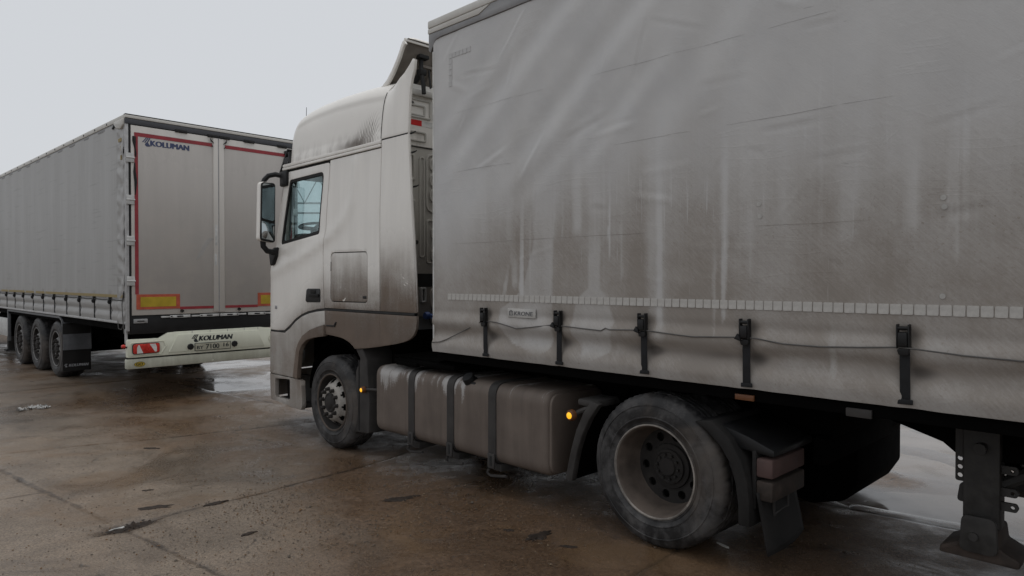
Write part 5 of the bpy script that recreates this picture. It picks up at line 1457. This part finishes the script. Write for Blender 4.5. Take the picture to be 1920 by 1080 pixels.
# rear frame
b = MB(); b.box(-.06, .010, -.004, .034, 1.03, 3.86, .004); b.box(-.06, .010, WA - .042, WA + .004, 1.03, 3.86, .004); b.build('corner_post', M['post_grey'], TA)
b = MB(); b.box(-.05, .004, .0435, .0625, 1.10, 3.86); b.box(-.05, .0, WA - .060, WA - .043, 1.1, 3.86); b.build('post_gap', M['rubber'], TA)
b = MB(); b.box(-.05, .016, -.006, WA + .006, 3.862, 3.936, .005); hd = b.build('header', M['header_dark'], TA)
b = MB(); b.box(-.06, .022, -.008, WA + .008, 3.940, 3.982, .006); b.build('header_rail', M['cream_rail'], TA)
b = MB(); b.box(-.06, .018, -.006, WA + .006, 3.9835, 3.997, .003); b.build('header_seal', M['rubber'], TA)
for y0, y1 in ((.64, .81), (1.10, 1.26), (1.27, 1.43), (1.65, 1.82), (2.2, 2.36)):
    b = MB(); b.box(.010, .030, y0, y1, 3.842, 3.885, .006); b.box(.03, .036, (y0 + y1) / 2 - .02, (y0 + y1) / 2 + .02, 3.85, 3.875, .004); link('cam_keeper', b.mesh('cam_keeper', M['rubber']), hd)
doors = []
for y0, y1 in ((.064, 1.252), (1.262, 2.486)):
    b = MB(); b.box(-.035, .012, y0, y1, 1.245, 3.852, .004); dr = b.build('rear_door', M['door_frame'], TA); doors.append(dr)
    b = MB(); b.box(.010, .0155, y0 + (.085 if y0 < 1 else .09), y1 - .085, 1.315, 3.765, .002); link('door_panel', b.mesh('door_panel', M['door_grey']), dr)
    P_ = lambda nm, ya, yb, za, zb, mt, x1=.0185, x0=.0145: link(nm, MB().box(x0, x1, ya, yb, za, zb).mesh(nm, M[mt], 0), dr)
    if y0 < 1:
        P_('red_border', .105, .150, 1.535, 3.706, 'red_tape'); P_('red_border', .105, 1.165, 3.706, 3.757, 'red_tape'); P_('red_border', .695, 1.175, 1.312, 1.350, 'red_tape')
        P_('marker_board', .118, .694, 1.325, 1.533, 'orange_border', .0195); P_('marker_face', .170, .640, 1.360, 1.496, 'yellow_plate', .0215)
        for z in (3.402, 2.829, 2.270, 1.718):
            hb = MB(); hb.box(.012, .032, .000, .100, z - .064, z + .064, .006); hb.lathe([(.012, -.055), (.012, .055)], (.03, .05, z), 8); 
            link('hinge', hb.mesh('hinge', M['light_plate']), dr)
            if z > 3: 
                gs = MB(); gs.tube([(.016, .094, 3.70), (.024, .100, 3.64), (.018, .112, 3.55), (.02, .120, 3.46), (.016, .124, 3.42)], [.014, .022, .010, .012, .006], 6); gs.box(.012, .03, .085, .125, 3.60, 3.70, .01); link('door_gasket', gs.mesh('door_gasket', M['rubber']), dr)
                gs = MB(); gs.tube([(.016, .110, 3.34), (.022, .104, 3.22), (.024, .118, 3.08), (.018, .112, 2.90)], [.008, .016, .018, .006], 6); gs.box(.014, .017, .108, .125, 3.2, 3.34); link('door_gasket', gs.mesh('door_gasket', M['rubber']), dr)
    else:
        P_('red_border', 1.36, 2.33, 3.706, 3.757, 'red_tape'); P_('red_border', 1.352, 1.86, 1.312, 1.350, 'red_tape'); P_('red_border', 2.40, 2.445, 1.54, 3.757, 'red_tape')
        P_('marker_board', 1.862, 2.43, 1.325, 1.533, 'orange_border', .0195); P_('marker_face', 1.912, 2.38, 1.360, 1.496, 'yellow_plate', .0215)
        for z in (3.55, 2.83, 2.27, 1.72):
            hb = MB(); hb.box(.012, .032, 2.452, 2.546, z - .055, z + .055, .006); link('hinge', hb.mesh('hinge', M['light_plate']), dr)
        gs = MB(); gs.tube([(.03, 2.33, 3.80), (.045, 2.37, 3.6), (.03, 2.38, 3.3), (.04, 2.37, 3.0)], [.02, .035, .03, .02], 6); link('door_gasket', gs.mesh('door_gasket', M['rubber']), dr)
    for y in ((.72, ) if y0 < 1 else (1.56,)):
        bf = MB(); bf.lathe([(.0001, 0), (.022, 0), (.022, -.03)], (0, 0, 0), 12); bf.v = [(.012 - p[1], y + .2 * 0 + p[0], 1.288 + p[2]) for p in bf.v]; link('door_buffer', bf.mesh('door_buffer', M['rubber']), dr)
b = MB(); b.box(.010, .026, 1.178, 1.250, 1.26, 3.84, .006); link('door_edge', b.mesh('door_edge', M['door_frame']), doors[0])
b = MB(); b.box(.010, .024, 1.264, 1.338, 1.26, 3.84, .006); link('door_edge', b.mesh('door_edge', M['door_frame']), doors[1])
b = MB(); b.box(.014, .020, 1.2505, 1.2635, 1.26, 3.85); link('door_seal', b.mesh('door_seal', M['print_grey']), doors[1])
for s in (-1, 1):
    tn = MB(); tn.tube([(.03, 1.257 + s * .07, 3.76), (.034, 1.257 + s * .11, 3.79), (.03, 1.257 + s * .12, 3.83)], [.004, .012, .004], 5); tn.tube([(.03, 1.257 + s * .08, 3.70), (.034, 1.257 + s * .10, 3.72)], [.004, .009], 5); link('torn_seal', tn.mesh('torn_seal', M['rubber']), doors[0 if s < 0 else 1])
# scrape where the door has been rubbed
for k in range(5):
    sc = MB(); sc.tube([(.0165, .93 + .02 * k + .20 * u, 2.02 + .34 * math.sin(u * 1.45) + .02 * k - .025 * k * u) for u in np.linspace(0, 1, 12)], .0022, 4); link('scrape_mark', sc.mesh('scrape_mark', M['post_grey']), doors[0])
sc = MB(); sc.box(.0255, .0275, 1.20, 1.235, 2.25, 2.55, .001); sc.box(.0255, .0275, 1.19, 1.225, 1.95, 2.12, .001); link('scrape_mark', sc.mesh('scrape_mark', M['light_plate']), doors[0])
lg = MB()
flame_logo(lg, .115, (.0158, .205, 3.588), (0, 1, 0), (0, 0, 1)); put_text(lg, 'KOLUMAN', .075, (.0158, .315, 3.598), (0, 1, 0), (0, 0, 1), 0, .0050, .515)
link('door_lettering', lg.mesh('door_lettering', M['navy'], 0), doors[0])
# sill, latches, chassis
b = MB(); b.box(-.30, -.005, .05, WA - .05, .985, 1.243, .006); b.build('rear_sill', M['black_trim'], TA)
b = MB(); b.box(-.01, .012, .085, .265, 1.135, 1.195, .006); pl_ = b.build('sill_plate', M['steel'], TA)
b = MB(); b.box(.012, .016, .13, .22, 1.158, 1.172); link('slot', b.mesh('slot', M['rubber']), pl_)
lt = MB(); lt.box(.0, .014, 0, .13, 1.200, 1.222, .003); lt.box(.0, .018, .12, .40, 1.193, 1.232, .004); lat = lt.mesh('latch', M['light_plate'])
ld = MB(); ld.prism([(.125, 1.2125), (.148, 1.226), (.148, 1.199)], 'x', .018, .021); ld.box(.018, .020, .215, .30, 1.203, 1.222); ldm = ld.mesh('latch_slot', M['rubber'])
for y, fl_ in ((.44, 0), (.86, 0), (1.67, 1), (2.10, 1)):
    o = link('latch', lat, TA, Vector((0, y, 0)) - offA); k_ = link('latch_slot', ldm, o)
    if fl_: o.rotation_euler = (PI, 0, 0); o.location = Vector((.018, y, 2 * 1.2125)) - offA; o.scale = (1, 1, 1); o.location.x = -offA.x + .018
b = MB()
for y in (.78, 1.63): b.box(-12.5, -.2, y, y + .14, .72, 1.03)
for x in (-3.72, -5.05, -6.42): b.tube([(x, .35, .52), (x, 2.2, .52)], .075, 8); b.box(x - .5, x + .15, .82, .92, .50, .74); b.box(x - .5, x + .15, 1.63, 1.73, .5, .74)
b.box(-.35, -.12, .7, 1.85, .70, .98); b.box(-2.9, -.5, .9, 1.65, .70, .95); b.box(-9.8, -8.0, .15, .6, .5, .95); b.box(-2.8, -.6, 1.9, 2.3, .62, .95)
b.build('chassis', M['black'], TA)
# rear underrun assembly
b = MB()
out = [(.0, .665), (WA, .665), (WA, .905), (2.14, .915), (2.06, .975), (1.90, .998), (.643, .993), (.53, .985), (.413, .914), (.0, .918)]
b.prism(arc_poly(out, [.02, .02, .03, .04, .05, .03, .03, .05, .04, .03]), 'x', -.06, .012, .008)
bm_ = b.build('rear_bumper', M['rear_white'], TA)
def bpart(nm, mb, mt, sm=30): return link(nm, mb.mesh(nm, M[mt], sm), bm_)
q = MB(); q.prism(arc_poly([(.53, .70), (1.98, .70), (1.86, .955), (.665, .955)], .02), 'x', .010, .022, .006); bpart('centre_field', q, 'rear_white')
q = MB(); q.prism(arc_poly([(.03, .690), (.44, .690), (.515, .80), (.48, .885), (.03, .875)], .03), 'x', .010, .020, .006, holes=[arc_poly([(.05, .705), (.425, .705), (.49, .80), (.46, .868), (.05, .858)], .025)]); bpart('lamp_recess', q, 'rear_white')
q = MB(); q.prism(arc_poly([(2.52, .690), (2.11, .690), (2.035, .80), (2.07, .885), (2.52, .875)], .03), 'x', .010, .020, .006, holes=[arc_poly([(2.50, .705), (2.125, .705), (2.06, .80), (2.09, .868), (2.50, .858)], .025)]); bpart('lamp_recess', q, 'rear_white')
for y0 in (.068, 2.14):
    q = MB(); q.prism(arc_poly([(y0 - .008, .708), (y0 + .350, .712), (y0 + .350, .858), (y0 - .008, .858)], .04), 'x', .010, .024, .006); bpart('lamp_housing', q, 'black_trim')
    q = MB(); q.prism(arc_poly([(y0, .716), (y0 + .342, .720), (y0 + .342, .850), (y0, .850)], .035), 'x', .022, .046, .010); lp_ = bpart('tail_lamp', q, 'red_lens')
    for pts in ([(.045, .722), (.045, .800), (.062, .838), (.075, .838), (.125, .722)], [(.205, .845), (.285, .845), (.30, .80), (.30, .735), (.275, .735)]):
        q = MB(); q.prism([(y0 + a, z) for a, z in pts], 'x', .045, .0475); bpart('lamp_insert', q, 'white_reflector')
for y in (.835, 1.485):
    q = MB(); q.lathe([(.0001, -.022), (.036, -.022), (.047, -.012), (.047, .0)], (0, 0, 0), 8); q.v = [(.022 - p[1], y + p[0], .765 + p[2]) for p in q.v]; bpart('plate_lamp', q, 'black_trim')
q = MB(); q.box(.021, .027, .892, 1.428, .696, .812, .002); bpart('plate_frame', q, 'print_dark')
q = MB(); q.box(.026, .0295, .902, 1.418, .704, .804); bpart('number_plate', q, 'plate_face')
q = MB()
put_text(q, 'BY', .048, (.0296, .925, .722), (0, 1, 0), (0, 0, 1), 0, .0012, .092); put_text(q, '7100', .070, (.0296, 1.055, .718), (0, 1, 0), (0, 0, 1), 0, .0014, .195); put_text(q, '16', .056, (.0296, 1.315, .735), (0, 1, 0), (0, 0, 1), 0, .0010, .078)
bpart('plate_lettering', q, 'print_dark', 0)
q = MB(); flame_logo(q, .105, (.0225, .850, .832), (0, 1, 0), (0, 0, 1)); put_text(q, 'KOLUMAN', .070, (.0225, .955, .843), (0, 1, 0), (0, 0, 1), .22, .0042, .50); bpart('bumper_lettering', q, 'print_dark', 0)
for y in (.86, 1.12, 1.38, 1.64, 1.86):
    q = MB(); q.box(-.02, .0135, y, y + .006, .96, 1.0); bpart('bumper_seam', q, 'print_grey')
b = MB(); b.box(-.10, .008, .0, WA, .508, .645, .012); ub = b.build('underrun_bar', M['under_bar'], TA)
b = MB(); b.box(-.09, -.02, .01, WA - .01, .640, .672); b.build('bar_gap', M['rubber'], TA)
q = MB(); q.prism([(.158 + .072 * math.cos(2 * PI * k / 28), .570 + .036 * math.sin(2 * PI * k / 28)) for k in range(28)], 'x', .008, .0095); link('oval_badge', q.mesh('oval_badge', M['yellow_plate'], 0), ub)
q = MB(); put_text(q, 'GO', .038, (.0096, .112, .552), (0, 1, 0), (0, 0, 1), 0, .0016, .085)
q.prism([(.158 + .070 * math.cos(2 * PI * k / 28), .570 + .035 * math.sin(2 * PI * k / 28)) for k in range(28)], 'x', .0094, .0099, holes=[[(.158 + .064 * math.cos(2 * PI * k / 28), .570 + .030 * math.sin(2 * PI * k / 28)) for k in range(28)]])
link('badge_lettering', q.mesh('badge_lettering', M['print_dark'], 0), ub)
b = MB()
for y in (.55, 1.85): b.box(-.30, -.06, y, y + .12, .55, 1.0)
b.build('bumper_bracket', M['black'], TA)
# red marker lamp on a rubber stalk
b = MB(); b.tube([(-.02, .03, .80), (.0, -.005, .81), (.01, -.03, .825)], .012, 6); sk_ = b.build('stalk_lamp', M['rubber'], TA)
b = MB(); b.lathe([(.0001, -.03), (.022, -.024), (.028, 0), (.022, .02), (.0001, .024)], (.012, -.045, .828), 12); link('lens', b.mesh('lens', M['red_lens']), sk_)
# corner bracket hanging below the post
b = MB(); b.box(-.075, -.03, -.006, .02, .86, 1.06, .004); b.build('post_foot', M['post_grey'], TA)
# wheels
for i, x in enumerate((-3.72, -5.05, -6.42)):
    wheel(TA, x, .03, .535, T_TRAIL, R_TRAIL, spin=.35 * i + .2, ny=.02)
    wheel(TA, x, WA - .03, .535, T_TRAIL, R_TRAIL, spin=.5 * i, far=True, nuts=0)
for y0 in (.0, WA - .42):
    b = MB(); b.prism([(-7.35, 1.08), (-7.35, 1.115), (-3.36, 1.115), (-3.22, 1.06), (-3.16, .95), (-3.13, .55), (-3.165, .55), (-3.195, .94), (-3.25, 1.035), (-3.37, 1.08)], 'y', y0, y0 + .42)
    b.box(-7.36, -7.32, y0, y0 + .06, .45, 1.1, .01)
    b.build('mudguard', M['guard_grey'], TA)
    b = MB(); b.box(-3.165, -3.150, y0 - .005, y0 + .415, .19, 1.00, .004); b.box(-3.151, -3.140, y0 - .005, y0 + .415, .588, .606, .002)
    mf = b.build('mud_flap', M['mud_plastic_dark'], TA)
    if y0 < 1:
        q = MB(); flame_logo(q, .055, (-3.1495, .012, .262), (0, 1, 0), (0, 0, 1)); put_text(q, 'KOLUMAN', .044, (-3.1495, .085, .266), (0, 1, 0), (0, 0, 1), .2, .0022, .29); q.v = [(p[0], p[1] , p[2]) for p in q.v]
        link('flap_lettering', q.mesh('flap_lettering', M['print_grey'], 0), mf)
for y0 in (.02, WA - .06):
    b = MB(); b.box(-11.2, -7.42, y0, y0 + .04, .535, .92, .012); b.build('side_guard', M['light_plate'], TA)
for y in (.45, 1.95):
    b = MB(); b.box(-9.9, -9.75, y, y + .13, .05, 1.02, .01); b.box(-9.95, -9.7, y - .05, y + .18, .03, .07); b.build('landing_leg', M['leg_dark'], TA)

# ---------------------------------------------------------------- lattice frame far behind, glimpsed through the cab windows
g0 = bpy.data.objects.new('lattice_gantry', None); COL.objects.link(g0); g0.location = (-7.9, 30, 0)
tag(g0, 'dark steel lattice frame glimpsed beyond the driver window of the tractor', 'gantry')
for x in (-1.8, 1.8):
    b = MB()
    for dx, dy in ((-.15, -.15), (.15, -.15), (-.15, .15), (.15, .15)): b.box(x + dx - .04, x + dx + .04, dy - .04, dy + .04, -.1, 6.3)
    for k in range(12): b.tube([(x + (-.15 if k % 2 else .15), -.15, .5 * k + .1), (x + (.15 if k % 2 else -.15), -.15, .5 * k + .6)], .025, 5)
    b.build('post', M['gantry'], g0)
for z in (4.62, 5.05, 6.2):
    b = MB(); b.box(-1.8, 1.8, -.06, .06, z, z + .07); b.build('beam', M['gantry'], g0)
for k in range(6):
    b = MB(); b.tube([(-1.8 + .6 * k, 0, 5.1 if k % 2 else 6.2), (-1.2 + .6 * k, 0, 6.2 if k % 2 else 5.1)], .022, 5); b.build('diagonal', M['gantry'], g0)

# ---------------------------------------------------------------- litter and loose bits on the concrete
def crumple(name, label, cat, c, size, mt, seed, flat=.35, n=14, group=None, axis=None):
    r_ = random.Random(seed); b = MB()
    for k in range(n):
        cx, cy = r_.gauss(0, size * .33), r_.gauss(0, size * .25)
        if axis is not None:
            p_, q_ = max(-.5, min(.5, r_.gauss(0, .26))) * size, r_.gauss(0, .085) * size
            cx, cy = p_ * math.cos(axis) - q_ * math.sin(axis), p_ * math.sin(axis) + q_ * math.cos(axis)
        a = r_.uniform(0, PI) if axis is None else axis + r_.gauss(0, .5); L = size * r_.uniform(.2, .45); w = L * r_.uniform(.3, .6)
        def fn(u, v, a=a, L=L, w=w, cx=cx, cy=cy, k=k):
            x, y = (u - .5) * L, (v - .5) * w
            q = mnoise.noise(Vector((u * 2.5 + k * 7, v * 2.5 + seed, 1.0)))
            return (cx + x * math.cos(a) - y * math.sin(a), cy + x * math.sin(a) + y * math.cos(a), size * flat * abs(q) + .004 + size * .02 * k / n)
        b.grid(fn, 5, 4)
    me_ = b.mesh(name, mt, 30)
    o = bpy.data.objects.new(name, me_); COL.objects.link(o); o.location = (c[0], c[1], slab_z(*c))
    tag(o, label, cat, group); return o
crumple('plastic_wrap', 'crumpled pale plastic wrap lying on concrete before the far trailer wheels', 'litter', (-6.40, 9.10), .25, M['white_scrap'], 3, .22)
crumple('debris_heap', 'dark soggy rubbish lying in the broken slab joint at lower left', 'debris', (-2.70, 4.83), .40, M['debris'], 5, .07, 90, axis=.94)
sc = MB(); sc.prism(arc_poly([(-.045, -.006), (-.01, .004), (.018, -.004), (.036, -.014), (.052, -.004), (.044, .012), (.024, .010), (.0, .012), (-.02, .010), (-.047, .004)], .006), 'z', 0, .006, .002)
o = sc.build('white_scrap', M['white_scrap'], None); o.location = (-2.735, 4.70, slab_z(-2.735, 4.70) + .03); o.rotation_euler = (.1, -.15, .4)
tag(o, 'small white scrap lying on the dark soggy rubbish', 'litter')
sc = MB(); sc.tube([(-.05, 0, .008), (0, .004, .010), (.05, -.002, .008)], [.007, .009, .005], 6)
o = sc.build('pale_stick', M['cream_rail'], None); o.location = (1.37, 4.42, slab_z(1.37, 4.42)); o.rotation_euler = (0, 0, 2.1)
tag(o, 'pale splinter on the ground behind the large drive wheel', 'litter')
clods = [((-3.03, 5.65), .055, 'dark flat clod on pale concrete, nearest to the soggy rubbish, behind it'), ((-3.76, 7.10), .10, 'dark flat patch of mud crossed by the joint left of the front wheel'),
         ((-2.32, 5.32), .10, 'dark smear of mud on the joint right of the soggy rubbish'), ((-2.74, 5.21), .15, 'long dark smear of mud behind the soggy rubbish'),
         ((.18, 4.61), .14, 'largest dark wet patch of mud in front of the drive wheel'), ((-.02, 4.72), .05, 'small dark clod just left of the largest wet mud patch'),
         ((-1.81, 4.66), .07, 'dark stony clod in the gravelly foreground'), ((.37, 4.42), .06, 'small dark clod just right of the largest wet mud patch'),
         ((-.90, 5.42), .16, 'broken dark oily smear on the gravel below the fuel tank'), ((-7.95, 11.3), .05, 'small black lump on the ground before the rear wheel of the far trailer')]
for i, (c, r0, lab) in enumerate(clods):
    rr_ = random.Random(50 + i); b = MB(); n = 46
    ang_ = rr_.uniform(-.2, .9)
    rad = [r0 * .8 * (0.55 + .55 * abs(mnoise.noise(Vector((math.cos(2 * PI * k / n) * 2.4, math.sin(2 * PI * k / n) * 2.4, i * 3.3))) + .30) + .22 * mnoise.noise(Vector((k * .9, i * 2.0, 7)))) for k in range(n)]
    pts = []
    for k in range(n):
        a = 2 * PI * k / n; x, y = rad[k] * math.cos(a) * 1.35, rad[k] * math.sin(a) * .55
        pts.append((x * math.cos(ang_) - y * math.sin(ang_), x * math.sin(ang_) + y * math.cos(ang_)))
    v = []
    zc = slab_z(*c)
    for sc_, hz in ((1.0, -.003), (.93, .0035), (.55, .006)):
        for x, y in pts: v.append((x * sc_, y * sc_, slab_z(c[0] + x * sc_, c[1] + y * sc_) - zc + hz + .0025 * mnoise.noise(Vector((x * 40, y * 40, 1)))))
    v.append((0, 0, .007))
    f = [(j * n + k, j * n + (k + 1) % n, (j + 1) * n + (k + 1) % n, (j + 1) * n + k) for j in (0, 1) for k in range(n)] + [(2 * n + k, 2 * n + (k + 1) % n, 3 * n) for k in range(n)]
    b.add(v, f); o = b.build('mud_clod', M['debris'], None, 60); o.location = (c[0], c[1], zc)
    tag(o, lab, 'mud clod', 'dark clods and smears of mud on the concrete')
# loose grit: uncountable
gm = MB()
base = [(1, 0, 0), (-1, 0, 0), (0, 1, 0), (0, -1, 0), (0, 0, 1), (0, 0, -.6)]
fc = [(0, 2, 4), (2, 1, 4), (1, 3, 4), (3, 0, 4), (2, 0, 5), (1, 2, 5), (3, 1, 5), (0, 3, 5)]
r_ = random.Random(99); cnt = 0
while cnt < 9000:
    if r_.random() < .62: X, Y = r_.gauss(-1.1, 1.0), r_.gauss(5.15, .65)
    else: X, Y = r_.uniform(-5, 2.5), r_.uniform(3.9, 9.5)
    if Y < 3.7: continue
    if mnoise.noise(Vector((X * 1.3, Y * 1.3, 44))) < r_.uniform(-.5, .25): continue
    s = r_.choice((.0025, .003, .003, .004, .004, .005, .007)) * r_.uniform(.7, 1.3)
    if r_.random() < .006: s *= 2
    z = slab_z(X, Y); a = r_.uniform(0, 6.3)
    gm.cur = r_.choice((0, 0, 1, 1, 2))
    gm.add([(X + s * (p[0] * math.cos(a) - p[1] * math.sin(a)) * r_.uniform(.7, 1.2), Y + s * (p[0] * math.sin(a) + p[1] * math.cos(a)), z + s * .35 + s * p[2] * .7) for p in base], fc)
    cnt += 1
grit = gm.build('grit', [plain('grit_grey', (.10, .085, .07), .75, spec=.2), plain('grit_rust', (.14, .085, .045), .75, spec=.2), plain('grit_pale', (.19, .145, .10), .75, spec=.2)], None, 0)
grit['kind'] = 'stuff'; grit['label'] = 'loose grit and small stones scattered over the wet concrete'
